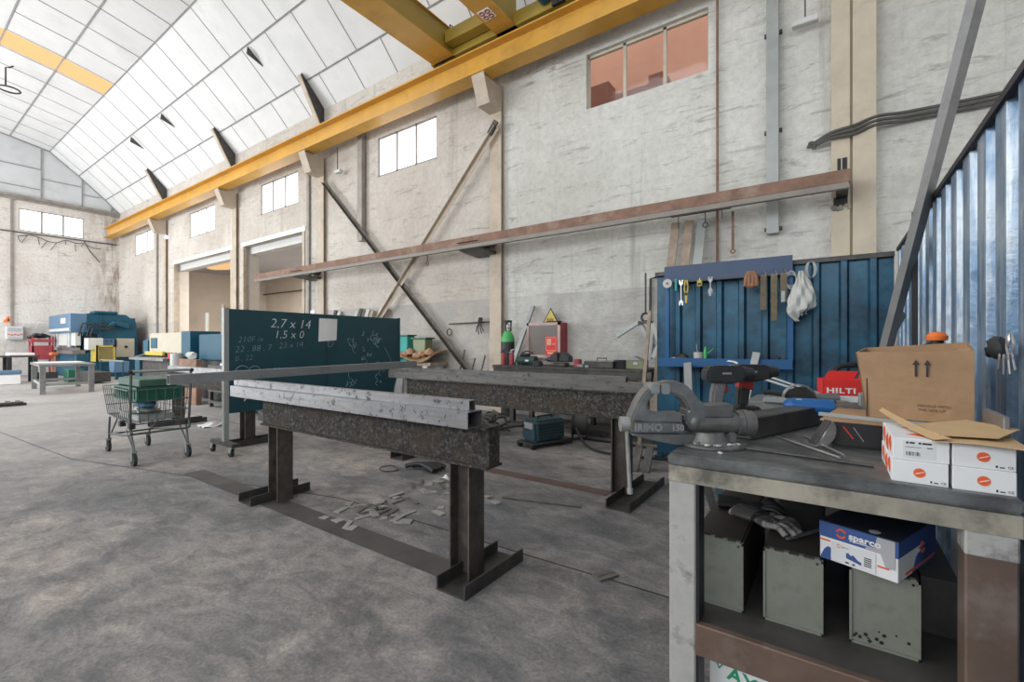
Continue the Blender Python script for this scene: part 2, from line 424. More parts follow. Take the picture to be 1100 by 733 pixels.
def wall(name, mapf, u0, u1, v0, v1, holes, th, material):
    """wall with real openings; mapf(u, v, depth) gives the point, depth 0 = inner face"""
    us = sorted({u0, u1, *[h[0] for h in holes], *[h[1] for h in holes]}); vs = sorted({v0, v1, *[h[2] for h in holes], *[h[3] for h in holes]})
    nu, nv = len(us) - 1, len(vs) - 1
    solid = [[not any(h[0] <= (us[i] + us[i + 1]) / 2 <= h[1] and h[2] <= (vs[j] + vs[j + 1]) / 2 <= h[3] for h in holes) for j in range(nv)] for i in range(nu)]
    t = bmesh.new(); cache = {}
    def V(i, j, d):
        if (i, j, d) not in cache: cache[(i, j, d)] = t.verts.new(mapf(us[i], vs[j], d * th))
        return cache[(i, j, d)]
    S = lambda i, j: 0 <= i < nu and 0 <= j < nv and solid[i][j]
    for i in range(nu):
        for j in range(nv):
            if not solid[i][j]: continue
            t.faces.new((V(i, j, 0), V(i + 1, j, 0), V(i + 1, j + 1, 0), V(i, j + 1, 0)))
            t.faces.new((V(i, j, 1), V(i, j + 1, 1), V(i + 1, j + 1, 1), V(i + 1, j, 1)))
            for (di, dj, a, b) in ((-1, 0, (i, j), (i, j + 1)), (1, 0, (i + 1, j), (i + 1, j + 1)), (0, -1, (i, j), (i + 1, j)), (0, 1, (i, j + 1), (i + 1, j + 1))):
                if not S(i + di, j + dj): t.faces.new((V(*a, 0), V(*b, 0), V(*b, 1), V(*a, 1)))
    bmesh.ops.recalc_face_normals(t, faces=t.faces[:])
    b = B(); b.add(t)
    return b.build(name, material, smooth=0)

WZ0, WZ1 = 4.85, 5.70
wins = [(-23.6, -21.5, 'lone small window nearest the end wall'), (-18.1, -16.15, 'square blown-out window above the left doorway'),
        (-13.2, -11.3, 'three-pane window above the right doorway'), (-8.1, -6.34, 'three-pane bright window between the braced columns'),
        (-3.12, -1.34, 'three-pane window showing an orange wall outside')]
doors = [(-19.42, -14.95, 'tall left doorway opening into the side room'), (-14.22, -11.0, 'tall right doorway opening into the side room')]
holes = [(a, b, WZ0, WZ1) for a, b, _ in wins] + [(a, b, 0, 4.08) for a, b, _ in doors]
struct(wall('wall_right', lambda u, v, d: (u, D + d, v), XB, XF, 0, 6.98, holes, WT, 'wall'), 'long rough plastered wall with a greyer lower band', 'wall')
struct(wall('wall_left', lambda u, v, d: (XB - d, u, v), YS, D + .45, 0, 6.9, [(3.45, 5.3, 5.6, 6.45)], .4, 'wall_back'), 'far end wall, pale plaster with a rust-stained corner', 'wall')
# unseen sides: the far side gate, plus front gate and windows added for light
struct(wall('wall_front', lambda u, v, d: (XF + d, u, v), YS, D + .45, 0, 6.9, [(-5.6, .6, 0, 5.2)], .3, 'wall'), 'end wall behind the camera with an opening added for light', 'wall')
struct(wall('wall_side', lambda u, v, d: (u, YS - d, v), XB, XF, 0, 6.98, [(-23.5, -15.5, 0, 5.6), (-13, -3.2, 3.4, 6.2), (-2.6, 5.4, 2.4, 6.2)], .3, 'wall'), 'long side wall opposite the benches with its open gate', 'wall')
b = B()
prof = [(D, 6.93), (5.994, 7.42), (5.143, 8.2), (4.28, 8.92), (3.2, 9.15), (2.1, 9.33), (1.0, 9.45), (0, 9.5)]
full = prof + [(-y, z) for y, z in prof[-2::-1]]
# gable over the end wall and over the front
for x, nm, lb in ((XB - .05, 'wall_gable', 'grey panelled gable above the end wall'), (XF + .05, 'wall_gable_front', 'panelled gable behind the camera')):
    g = B(); g.prism([(D, 6.9)] + [(y, z + .02) for y, z in full] + [(-D, 6.9)], 'yz', x - .1, x + .05)
    struct(g.build(nm, 'gable', smooth=0), lb, 'wall')
# roof panels
SKX = (-18.42, -17.45)
g = B()
for (y0, z0), (y1, z1) in zip(full, full[1:]):
    spans = [(XB - .2, XF + .2)]
    if y0 <= 4.3 and y1 >= 1.0: spans = [(XB - .2, SKX[0]), (SKX[1], XF + .2)]
    if y0 <= -1.0 and y1 >= -4.3: spans = [(XB - .2, -16), (-13, -6), (-3, XF + .2)]
    for xa, xb in spans:
        g.prism([(y0, z0), (y1, z1), (y1, z1 + .08), (y0, z0 + .08)], 'yz', xa, xb)
struct(g.build('ceiling', 'panel', smooth=0), 'white panelled vaulted roof of the hall', 'ceiling')
j = B()
def rib(p0, p1, w=.03, h=.02): j.bar(p0, p1, w, h)
for y, z in prof[1:6]:
    j.bar((XB, y, z - .008), (XF, y, z - .008), .03, .02, up=(0, .5, 1))
x = XB + .65
while x < XF:
    off = 0
    for k, ((y0, z0), (y1, z1)) in enumerate(zip(prof[:6], prof[1:6])):
        xx = x + (.54 if k in (1,) else .2 if k == 0 else 0)
        if xx < XF and not (k >= 3 and SKX[0] < xx < SKX[1]): j.bar((xx, y0, z0 - .008), (xx, y1, z1 - .006), .014, .012, up=(0, .5, 1))
    x += 1.08
struct(j.build('trim_1', 'joint', smooth=0), 'thin dark joints between the white roof panels', 'roof joints')
# amber skylight strip
sk = B()
for (y0, z0), (y1, z1) in zip(prof[3:6], prof[4:7]):
    sk.prism([(y0, z0 + .02), (y1, z1 + .02), (y1, z1 + .04), (y0, z0 + .04)], 'yz', *SKX)
M['amber'] = emis('amber_rooflight', (1.0, .62, .27), 1.05)
M['amber'].node_tree.nodes['Principled BSDF'].inputs['Base Color'].default_value = (.25, .12, .04, 1)
sk = sk.build('window_1', 'amber', smooth=0); struct(sk, 'amber translucent skylight strip in the white roof', 'skylight')
# gable joints, ledge and pipe on the end wall
g = B(); X0 = XB + .03
for y in (4.05, 5.25, 6.2): g.box(X0 - .03, X0 + .01, y - .018, y + .018, 6.95, {4.05: 9.0, 5.25: 8.1, 6.2: 7.2}[y])
for y0, y1, z in ((2.2, 4.05, 8.1), (2.2, 4.05, 7.3), (4.05, 5.25, 7.75), (5.25, 5.8, 7.45)): g.box(X0 - .03, X0 + .008, y0, y1, z - .012, z + .012)
for (ya, za), (yb, zb) in zip(prof, prof[1:6]): g.bar((X0, ya, za - .02), (X0, yb, zb - .02), .05, .04)
struct(g.build('trim_2', 'joint', smooth=0), 'dark joints between the gable panels', 'panel joints')
struct(B().box(XB, XB + .16, YS, D, 6.84, 6.93).box(XB, XB + .08, YS, D, 6.75, 6.84).build('trim_3', 'angle', smooth=0), 'steel ledge beam along the top of the end wall', 'ledge')
M['bright'] = emis('sunlit_frosted_pane', (.97, .98, 1), 1.6)
# openings on the long wall
for n, (a, c, lb) in enumerate(wins):
    w = bpy.data.objects.new(f'window_{n + 2}', None); COL.objects.link(w); w.location = (a, D, WZ0); struct(w, lb, 'window')
    W, Hh = c - a, WZ1 - WZ0
    f = B(); yy = .07 if n == 4 else .012
    for zz in (0, Hh - .035): f.box(0, W, yy, yy + .05, zz, zz + .035)
    for q in (0, W / 3, 2 * W / 3, W): f.box(max(0, q - .022), min(W, q + .022), yy, yy + .05, 0, Hh)
    f.build('window_frame', 'concrete_col' if n == 4 else 'angle', w, 0)
    if 'pane' not in M:
        m, nt, bb = _new('window_glass'); out = nt.nodes['Material Output']
        tr = nt.nodes.new('ShaderNodeBsdfTransparent'); tr.inputs[0].default_value = (.95, .97, 1, 1)
        gl = nt.nodes.new('ShaderNodeBsdfGlossy'); gl.inputs['Roughness'].default_value = .05
        mx = nt.nodes.new('ShaderNodeMixShader'); mx.inputs[0].default_value = .012
        nt.links.new(tr.outputs[0], mx.inputs[1]); nt.links.new(gl.outputs[0], mx.inputs[2]); nt.links.new(mx.outputs[0], out.inputs[0])
        M['pane'] = m
    for k in range(3): B().box(k * W / 3 + .02, (k + 1) * W / 3 - .02, yy + .02, yy + .026, .03, Hh - .03).build('pane', 'pane' if n == 4 else 'bright', w, 0)
w = bpy.data.objects.new('window_7', None); COL.objects.link(w); w.location = (XB, 3.45, 5.6); struct(w, 'three-pane bright window in the end wall', 'window')
f = B()
for zz in (0, .815): f.box(-.06, -.01, 0, 1.85, zz, zz + .035)
for q in (0, .617, 1.233, 1.85): f.box(-.06, -.01, max(0, q - .025), min(1.85, q + .025), 0, .85)
f.build('window_frame', 'angle', w, 0)
for k in range(3): B().box(-.04, -.034, k * .617 + .02, (k + 1) * .617 - .02, .03, .82).build('pane', 'bright', w, 0)
# outside the right-hand window: a terracotta building; dark stepped block in place of a roofline shadow
M['terra'] = mat('terracotta_render', (.70, .36, .23), .9, 0, .06, 1.5, (.62, .30, .19), .4, 2)
M['terra_shadow'] = mat('painted_roofline_shadow', (.26, .10, .06), .9, 0, .1, 4)  # shadow tone for the stepped block
o = B().box(-8.5, 3.0, 9.6, 9.9, 0, 14).build('exterior_wall', 'terra', smooth=0); struct(o, 'terracotta wall of a building outside the window', 'wall')
o = B().box(-6.0, -3.92, 9.2, 9.59, 0, 6.86).box(-3.92, -3.05, 9.2, 9.59, 0, 6.52).box(-3.05, -2.72, 9.2, 9.59, 0, 6.68).box(-2.72, -2.5, 9.2, 9.59, 0, 6.40).build('exterior_shadow_steps', 'terra_shadow', smooth=0); struct(o, 'dark stepped block standing in for a roofline shadow on the terracotta wall outside', 'wall')

# side room behind the doorways
AX0, AX1, AY = -24.0, -10.2, 12.0
M['annex'] = mat('side_room_plaster', (.70, .64, .57), .9, 0, .08, 2, (.40, .36, .32), .5, 1)
M['annex_ceil'] = mat('side_room_ceiling', (.42, .42, .44), .9, 0, .06, 1)
o = B().box(AX0, AX1, AY, AY + .2, 0, 4.9).box(AX0 - .2, AX0, D + WT, AY, 0, 4.9).box(AX1, AX1 + .2, D + WT, AY, 0, 4.9).build('wall_side_room', 'annex', smooth=0); struct(o, 'beige plaster walls of the side room beyond the doorways', 'wall')
o = B().box(AX0, AX1, D + WT, AY, 4.55, 4.75).build('ceiling_side_room', 'annex_ceil', smooth=0); struct(o, 'grey ceiling of the side room', 'ceiling')
o = B()
o.prism([(-1.0 * math.cos(k * math.pi / 12) * 1.3 - 21.1, 8.85 + .5 * math.sin(k * math.pi / 12)) for k in range(24)], 'xy', 4.50, 4.55)
o = struct(o.build('window_8', 'amber', smooth=0), 'oval amber rooflight in the side room ceiling', 'skylight')
for n, (a, c, lb) in enumerate(doors):
    d_ = bpy.data.objects.new(f'door_{n + 1}', None); COL.objects.link(d_); d_.location = (a, D, 0); struct(d_, lb, 'doorway')
    W = c - a
    B().box(-.08, W + .08, -.03, .03, 4.08, 4.20).build('door_lintel', 'lintel', d_, 0)
    B().box(0, W, .17, .42, 3.88, 4.08).build('shutter_box', 'white_met', d_, 0)
    B().box(-.36 if n else -.5, -.0, WT + .002, .45, 0, 4.6).box(W, W + (.5 if n else .36), WT + .002, .45, 0, 4.6).build('jamb', 'annex', d_, 0)
    for q in (0, W): B().box(q - .05, q + .05, -.03, .06, 0, 4.08).build('door_frame', 'steel_col', d_, 0)
# dark pipe run with lamps' brackets and fluorescent fittings inside the side room
o = B().cyl((AX0 + .05, AY - .15, 3.75), (AX1 - .05, AY - .15, 3.75), .03)
for q in (-20, -18, -16, -14.6, -13.4): o.box(q - .12, q + .12, AY - .25, AY - .05, 3.6, 3.75)
tag(o.build('conduit', 'cable'), 'dark conduit along the back of the side room', 'conduit')
for q, z, lb in ((-15.6, 3.3, 'brown strip light hung low in the right doorway'),):
    t = thing('strip_light', lb, 'lamp', (q, 11.2, z))
    B().box(-.9, .9, -.06, .06, 0, .09, .01).build('housing', 'rust', t)
    for k in (-.7, .7): B().cyl((k, 0, .09), (k, 0, 1.25), .01).build('suspension', 'cable', t)

# columns of the long wall
def column(x0, x1, y0, nm, lb):
    struct(B().ibeam(((x0 + x1) / 2, (y0 + D) / 2 - .001, 0), ((x0 + x1) / 2, (y0 + D) / 2 - .001, 5.72), x1 - x0, D - y0, .02, .014, up=(0, 1, 0)).build(nm, 'steel_col', smooth=0), lb, 'column')
column(-4.95, -4.70, 6.37, 'column_1', 'beige steel column between the braces and the gas cylinder')
column(-10.27, -10.02, 6.37, 'column_2', 'beige steel column right of the doorways')
column(-20.25, -20.0, 6.37, 'column_3', 'beige steel column left of the doorways')
column(-14.75, -14.5, 6.37, 'column_4', 'beige steel column between the two doorways')
g = B().box(0, .17, 6.34, D, 0, 7).box(.17, .195, 6.38, D, 0, 7).box(.195, .4, 6.32, D, 0, 7)
g = struct(g.build('column_5', 'concrete_col', smooth=0), 'wide beige concrete pillar above the blue fence', 'column')
B().box(.055, .145, 6.335, 6.345, 3.13, 3.30).box(.02, .15, 6.33, 6.345, 2.76, 2.86).build('slot', 'black', g, 0)
B().box(.09, .10, 6.32, 6.34, 3.13, 3.30).build('slot_bar', 'concrete_col', g, 0)
g = B()
for k in range(12):
    x_ = random.uniform(0, .17); g.ball((x_, 6.33, 2.75 + random.uniform(-.03, .03)), .022, (1, .5, 1), 1, .3)
g.build('broken_edge', 'bench_apron', g and COL.objects['column_5'], 0)
# pilaster strips on the wall by the left columns (conduits)
for n, (x_, w_, lb) in enumerate(((-21.0, .05, 'vertical conduit left of the doorways'), (-10.75, .05, 'vertical conduit beside the right doorway'))):
    tag(B().box(x_ - w_, x_ + w_, D - .06, D, 0, 5.7).build('conduit', 'angle', smooth=0), lb, 'conduit')
# ---------------------------------------------------------------- crane runway, bridge, brackets
t = thing('crane_rail', 'long yellow crane runway beam along the plastered wall', 'crane beam', (0, 6.0, 5.72))
B().ibeam((XB + .3, 0, .2), (6.9, 0, .2), .30, .40, .025, .016).build('beam', 'yellow', t, 0)
B().box(XB + .3, 6.9, -.035, .035, .4, .45).build('rail', 'rust', t, 0)
for x_, lb in ((-4.83, 'bracket above the column beside the gas cylinder'), (-10.14, 'bracket on the column right of the doorways'), (-14.62, 'bracket on the column between the doorways'), (-20.1, 'bracket on the column left of the doorways')):
    q = thing('crane_bracket', 'beige steel ' + lb, 'bracket', (x_, D, 5.72), group='brackets under the crane beam')
    B().prism([(-.09, -.43), (-.40, -.42), (-.545, -.04), (-.545, -.02), (-.09, -.02)], 'yz', -.10, .10).build('web', 'steel_col', q, 0)
    B().prism([(-.085, -.46), (-.415, -.45), (-.58, -.03), (-.58, 0), (-.55, 0), (-.55, -.03), (-.395, -.42), (-.085, -.43)], 'yz', -.13, .13).build('flange', 'steel_col', q, 0)
for x_, s, lb in ((-20.1, 1, 'grey roof strut nearest the end wall'), (-14.7, 1, 'grey roof strut above the doorways'), (-10.1, 1, 'grey roof strut above the braced bay')):
    q = thing('roof_strut', lb, 'strut', (x_, 0, 0), group='roof struts')
    B().prism([(6.44, 6.45), (6.30, 6.50), (5.82, 7.40), (5.86, 7.52), (5.994, 7.40), (6.44, 6.93)], 'yz', -.012, .012).build('web', 'dark_steel', q, 0)
    B().section((0, 6.33, 6.42), (0, 5.80, 7.44), [(-.06, -.012), (.06, -.012), (.06, .012), (-.06, .012)], up=(0, -1, .5)).build('flange', 'steel_col', q, 0)
for x_, lb in ((-19.2, 'farthest'), (-16.5, 'middle'), (-11.15, 'nearest')):
    o = B().prism([(5.15, 8.15), (5.5, 7.86), (5.13, 7.98)], 'yz', x_ - .015, x_ + .015).build('roof_cleat', 'dark_steel', smooth=0)
    tag(o, f'small dark triangular cleat on the roof joint, {lb} of the three', 'cleat', 'roof cleats')
# bridge: two box girders and the end carriage
t = thing('overhead_crane', 'yellow twin-girder overhead crane with blue travel motor', 'crane', (-4.6, 5.95, 6.2))
def girder(x0, x1, h):
    f = B().box(x0, x1, -12.2, -.05, 0, h, .012); return f
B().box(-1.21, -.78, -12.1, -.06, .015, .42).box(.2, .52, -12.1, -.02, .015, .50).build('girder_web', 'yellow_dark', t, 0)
B().box(-1.24, -.75, -12.2, -.04, 0, .015).box(.17, .55, -12.2, 0, 0, .015).build('girder_flange', 'yellow', t, 0)
B().box(-1.24, -.75, -12.2, -.04, .42, .435).box(.17, .55, -12.2, 0, .5, .515).build('top_flange', 'yellow', t, 0)
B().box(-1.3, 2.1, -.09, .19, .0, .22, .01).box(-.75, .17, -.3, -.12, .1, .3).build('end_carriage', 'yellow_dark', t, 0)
for k in (-1.1, 1.75): B().cyl((k, -.05, .07), (k, .15, .07), .1, n=20).build('wheel', 'dark_steel', t)
B().tube([(-.8, -.12, .43), (-.8, -.12, .53), (-.8, -.04, .53), (-.8, -.04, .42)], .012, 6, False).build('lifting_eye', 'dark_steel', t)
m = B().cyl((1.12, -.5, .15), (1.12, -.12, .15), .10, n=16, bevel=.01).box(1.0, 1.24, -.5, -.2, .22, .3, .01)
m.build('travel_motor', 'blue', t)
B().cyl((1.36, -.2, -.02), (1.36, -.2, .5), .016, n=8).cyl((1.3, -.25, .1), (1.42, -.15, .1), .05, n=10).box(1.22, 1.44, -.12, -.06, 0, .18).build('collector_arm', 'dark_steel', t)
p = B().box(.22, .44, -.64, -.42, -.012, -.002, .004).build('direction_plate', 'white', t, 0)
for qx in (.28, .38):
    for qy in (-.58, -.48):
        B().cyl((qx, qy, -.016), (qx, qy, -.0125), .044, n=18).build('direction_disc', 'red', p)
        B().prism([(qx - .025, qy - .008), (qx + .006, qy - .008), (qx + .006, qy - .02), (qx + .028, qy), (qx + .006, qy + .02), (qx + .006, qy + .008), (qx - .025, qy + .008)], 'xy', -.019, -.0165).build('arrow_mark', 'white', p, 0)
# brown beam on brackets
t = thing('brown_beam', 'long rusty brown steel beam hung across the wall below the windows', 'beam', (0, 5.95, 2.83))
B().section((-12.38, 0, .1), (.16, 0, .1), [(.06, -.03), (.06, .10), (-.06, .10), (-.06, -.03)]).build('channel', 'rust', t, 0)
B().box(-12.38, .15, -.075, -.005, 0, .062).build('lower_flange', 'grey_flange', t, 0)
for x_ in (-10.14, -4.83): B().prism([(-.1, .105), (.5, .16), (.5, .105)], 'yz', x_ - .45, x_ + .02).prism([(-.05, -.002), (.5, -.002), (.5, -.06), (.1, -.03)], 'yz', x_ - .45, x_ + .02).build('bracket_plate', 'dark_steel', t, 0)
B().prism([(.04, .2), (.38, .2), (.38, .02), (.04, .02)], 'yz', .04, .15).build('wall_socket', 'dark_steel', t, 0)
for x_, z_, lb in ((-6.05, -.18, 'eye hook under the brown beam, between the braces'),):
    q = B().cyl((x_, 5.93, 2.83), (x_, 5.93, 2.70), .008, n=8).tube([(x_ + .03 * math.cos(a * math.pi / 4), 5.93, 2.67 + .03 * math.sin(a * math.pi / 4)) for a in range(8)], .008, 6, True, True)
    tag(q.build('eye_hook', 'dark_steel'), 'small ' + lb, 'hook')
# diagonal braces
t = B().angle((-4.76, 6.30, 4.98), (-7.95, 6.30, 1.7), .09, .07, .01, up=(0, -1, 0)).build('wall_brace', 'steel_col', smooth=0)
tag(t, 'steel angle brace sloping down left from the column top', 'brace', 'wall braces')
B().bar((-4.72, 6.26, 5.05), (-4.88, 6.26, 4.86), .1, .03, up=(0, -1, 0)).build('gusset', 'dark_steel', t, 0)
t = B().angle((-9.95, 6.33, 5.05), (-5.35, 6.33, .62), .09, .07, .01, up=(0, -1, 0)).build('wall_brace', 'brown_steel', smooth=0)
tag(t, 'dark steel angle brace sloping down right to the floor', 'brace', 'wall braces')
# wall fittings
o = B().box(-.65, -.52, 6.33, 6.43, 2.55, 6.98).build('cable_duct', 'galv', smooth=0)
for z_ in (2.6, 3.8, 5.0, 6.2): B().box(-.68, -.49, 6.42, D, z_, z_ + .04).build('clip', 'dark_steel', o, 0)
tag(o, 'grey galvanised cable duct running down the wall left of the concrete pillar', 'duct')
o = B().box(-8.66, -8.5, 6.33, 6.43, 3.5, 5.95).build('cable_duct', 'angle', smooth=0)
tag(o, 'grey vertical duct beside the bright three-pane window', 'duct')
o = B().tube([(-1.22, 6.41, 6.98), (-1.22, 6.41, 2.25), (-1.9, 6.41, 2.2), (-1.9, 6.41, 2.2)], .016, 8, False)
tag(o.build('thin_pipe', 'rust'), 'thin brown pipe down the wall right of the orange window', 'pipe')
o = B().tube([(-1.95, 6.42, 2.16), (-2.1, 6.42, 2.13), (-2.12, 6.42, 1.0)], .018, 8, False)
tag(o.build('thin_pipe', 'dark_steel'), 'thin dark bent pipe on the wall left of the tool rack', 'pipe')
t = thing('strip_light', 'white wall-hung strip light left of the concrete pillar', 'lamp', (-.25, 6.3, 4.92))
B().box(-.13, .13, -.05, .05, 0, .07, .01).build('housing', 'white_met', t)
B().cyl((0, 0, .07), (0, 0, .35), .008, n=8).build('suspension', 'cable', t)
t = thing('strip_light', 'small white lamp on a stem below the crane beam, above the brace top', 'lamp', (-9.3, 6.3, 5.15))
B().box(-.1, .1, -.05, .05, 0, .07, .01).build('housing', 'white_met', t)
B().cyl((-.05, 0, .07), (-.05, 0, .6), .012, n=8).build('suspension', 'cable', t)
t = thing('wall_lamp', 'small glowing lamp on a stem beside the left column', 'lamp', (-19.7, 6.3, 5.08))
M['glow'] = emis('lamp_glow', (.85, .75, 1), 2.0)
B().ball((0, 0, 0), .07).build('bulb', 'glow', t); B().cyl((0, 0, .06), (0, 0, .6), .012, n=8).build('suspension', 'cable', t)
for n, (dz, lb) in enumerate(((0, 'uppermost'), (-.045, 'middle'), (-.09, 'lowest'))):
    o = B().tube([(-.16, 6.40, 3.56 + dz * .4), (0, 6.30, 3.60 + dz * .7), (.2, 6.29, 3.62 + dz), (.42, 6.33, 3.68 + dz), (.8, 6.41, 3.68 + dz), (2.2, 6.41, 3.66 + dz), (6.9, 6.41, 3.66 + dz)], .017, 8)
    tag(o.build('wall_cable', 'cable'), f'{lb} of three grey cables crossing the concrete pillar', 'cable', 'cables crossing the pillar')
o = B()
for k in range(9): o.ball((-.17 + random.uniform(-.04, .05), 6.38, 3.55 + random.uniform(-.05, .04)), .03, (1, .7, 1), 1, .3)
tag(o.build('cable_knot', 'cable'), 'tangled cable end left of the concrete pillar', 'cable')
# hook rack
t = thing('hook_rack', 'dark hook rail on the wall above the tool rack', 'hook rail', (-1.4, 6.3, 2.9))
B().bar((-.38, 0, .03), (.36, 0, .03), .02, .028).build('rail', 'dark_steel', t, 0)
for x_ in (-.3, -.02, .24): B().tube([(x_, 0, .045), (x_ + .02, 0, .075), (x_ + .04, 0, .045)], .006, 6).build('hook', 'dark_steel', t)
B().cyl((.06, -.02, .03), (.06, -.02, -.12), .007, n=8).tube([(.06 + .03 * math.cos(a * math.pi / 4), -.02, -.15 + .03 * math.sin(a * math.pi / 4)) for a in range(8)], .007, 6, True, True).build('hanging_eye', 'dark_steel', t)
B().cyl((-.28, -.02, .02), (-.28, -.02, -.15), .005, n=6).cyl((.26, -.02, .02), (.26, -.02, -.1), .005, n=6).build('hanging_wire', 'dark_steel', t)
o = B().bar((-1.03, 6.38, 2.9), (-1.03, 6.38, 2.42), .03, .015, up=(0, 1, 0)).tube([(-1.03 + .025 * math.cos(a * math.pi / 4), 6.38, 2.39 + .025 * math.sin(a * math.pi / 4)) for a in range(8)], .008, 6, True, True)
tag(o.build('wall_hook_bar', 'rust'), 'brown flat hanger with an eye end right of the hook rail', 'hanger')
for n, (x0, x1, mt, lb) in enumerate(((-1.8, -1.66, 'wood', 'leftmost weathered board'), (-1.62, -1.52, 'wood', 'brown board in the middle'), (-1.46, -1.36, 'galv', 'pale steel strip on the right'))):
    o = B().section((x0 - .03, 5.6, 0), (x0 + .06, 6.38, 2.86), [(-.055, -.01), (.055, -.01), (.055, .01), (-.055, .01)], up=(0, -1, .3)).build('leaning_board', mt, smooth=0)
    tag(o, f'{lb} of three leaning on the wall behind the tool rack', 'board', 'boards behind the tool rack')
# pipe, cables and switch box on the end wall
o = B().cyl((XB + .06, 2.0, 5.5), (XB + .06, D - .1, 5.53), .025, n=8)
tag(o.build('thin_pipe', 'cable'), 'dark pipe across the end wall below its window', 'pipe')
o = B()
pts = [(XB + .06, 3.4 + k * .27, 5.38 + random.uniform(-.12, .08)) for k in range(10)]
o.tube(pts, .014, 6); o.tube([(XB + .06, 5.3, 5.5), (XB + .06, 5.5, 5.1), (XB + .06, 5.8, 4.7)], .02, 6)
for k in range(8): o.tube([pts[k], (XB + .06, pts[k][1] + random.uniform(-.2, .2), pts[k][2] - random.uniform(.1, .35))], .012, 5, False)
tag(o.build('dangling_cable', 'cable'), 'tangled dark cables dangling under the end wall window', 'cable')
o = B().box(XB + .0, XB + .05, 3.22, 3.28, 1.9, 6.84).build('conduit', 'angle', smooth=0)
tag(o, 'vertical conduit above the control box on the end wall', 'conduit')
o = B().tube([(XB + .1, 3.1, 6.84), (XB + .1, 3.24, 5.4)], .01, 6, False)
t = thing('control_box', 'pale wall control box with red buttons on the end wall', 'control box', (XB, 3.08, 1.38))
B().box(0, .22, 0, .46, 0, .5, .02).build('case', 'white_met', t)
B().box(.22, .228, .06, .4, .30, .44).build('display', 'print_grey', t, 0)
for k in range(5): B().cyl((.22, .07 + k * .08, .2 - .03 * (k % 2)), (.25, .07 + k * .08, .2 - .03 * (k % 2)), .022, n=10).build('button', 'redbright', t)
B().box(.22, .226, .05, .41, .04, .09).build('plate', 'print_grey', t, 0)
o = B().prism([(3.02, 2.03), (3.32, 2.03), (3.17, 2.28)], 'yz', XB, XB + .02).build('warning_sign', 'orange', smooth=0)
tag(o, 'small orange triangular warning sign above the control box', 'sign')
B().prism([(3.14, 2.08), (3.2, 2.08), (3.2, 2.1), (3.185, 2.18), (3.155, 2.18), (3.14, 2.1)], 'yz', XB + .0205, XB + .023).build('symbol', 'print_black', o, 0)
# ceiling hook
o = B().tube([(-19.4, 2.5, 9.26), (-19.4, 2.42, 9.18), (-19.4, 2.35, 9.15), (-19.4, 2.35, 8.62)], .02, 6, False).tube([(-19.4 + .22 * math.cos(a * math.pi / 6), 2.42 + .22 * math.sin(a * math.pi / 6), 8.55) for a in range(12)], .025, 6, True, True)
tag(o.build('ceiling_ring', 'dark_steel'), 'dark ring hanging from the roof at the far left', 'hanging ring')
# ---------------------------------------------------------------- blue corrugated screens
def corrugated(b, L, z0, z1, pitch, depth, th=.0015, flat=.62, phase=0):
    """trapezoidal sheet along +x, ribs towards -y"""
    pts = []; x = -phase
    while x < L:
        for q, d in ((0, 0), (pitch * flat, 0), (pitch * (flat + .09), -depth), (pitch * .91, -depth)):
            if 0 <= x + q <= L: pts.append((x + q, d))
        x += pitch
    if not pts or pts[0][0] > 0: pts.insert(0, (0, 0))
    if pts[-1][0] < L: pts.append((L, pts[-1][1]))
    t = bmesh.new(); nz = 10
    g = [[t.verts.new((p[0], p[1], z0 + (z1 - z0) * k / nz)) for k in range(nz + 1)] for p in pts]
    for i in range(len(pts) - 1):
        for k in range(nz): t.faces.new((g[i][k], g[i + 1][k], g[i + 1][k + 1], g[i][k + 1]))
    t.normal_update(); bmesh.ops.solidify(t, geom=t.faces[:], thickness=th)
    return b.add(t)
t = thing('fence_screen', 'dark blue corrugated metal screen behind the hanging tools', 'metal screen', (-1.51, 4.84, 0))
corrugated(B(), 1.93, .06, 1.93, .197, .04, phase=-.06).build('sheet', 'corr_front', t, 0)
B().box(-.01, 1.93, -.05, .02, 1.915, 1.955).build('top_rail', 'dark_steel', t, 0)
for x_ in (0.02, 1.0, 1.9): B().box(x_ - .03, x_ + .03, .02, .08, 0, 1.93).build('post', 'corr_front', t, 0)
for x_ in (.02, 1.9): B().box(x_ - .04, x_ + .04, -.05, .3, 0, .03).build('foot', 'corr_front', t, 0)
t = thing('fence_screen', 'scuffed pale blue corrugated metal screen beside the workbench', 'metal screen', (.44, 4.78, 0), -90)
corrugated(B(), 4.9, .05, 1.965, .225, -.045, flat=.5, phase=.05).build('sheet', 'corr_side', t, 0)
B().box(0, 4.9, -.012, .012, 1.95, 1.975).box(0, 4.9, .03, .05, 1.90, 1.985).build('top_rail', 'black', t, 0)
B().box(0, 4.9, .02, .055, 1.985, 1.995).build('top_edge', 'galv', t, 0)
for x_ in (.1, 1.6, 3.1, 4.7): B().box(x_ - .03, x_ + .03, .05, .11, 0, 1.94).build('post', 'dark_steel', t, 0)
B().box(1.43, 1.452, -.075, -.05, .0, 1.93).build('inner_post', 'black', t, 0)

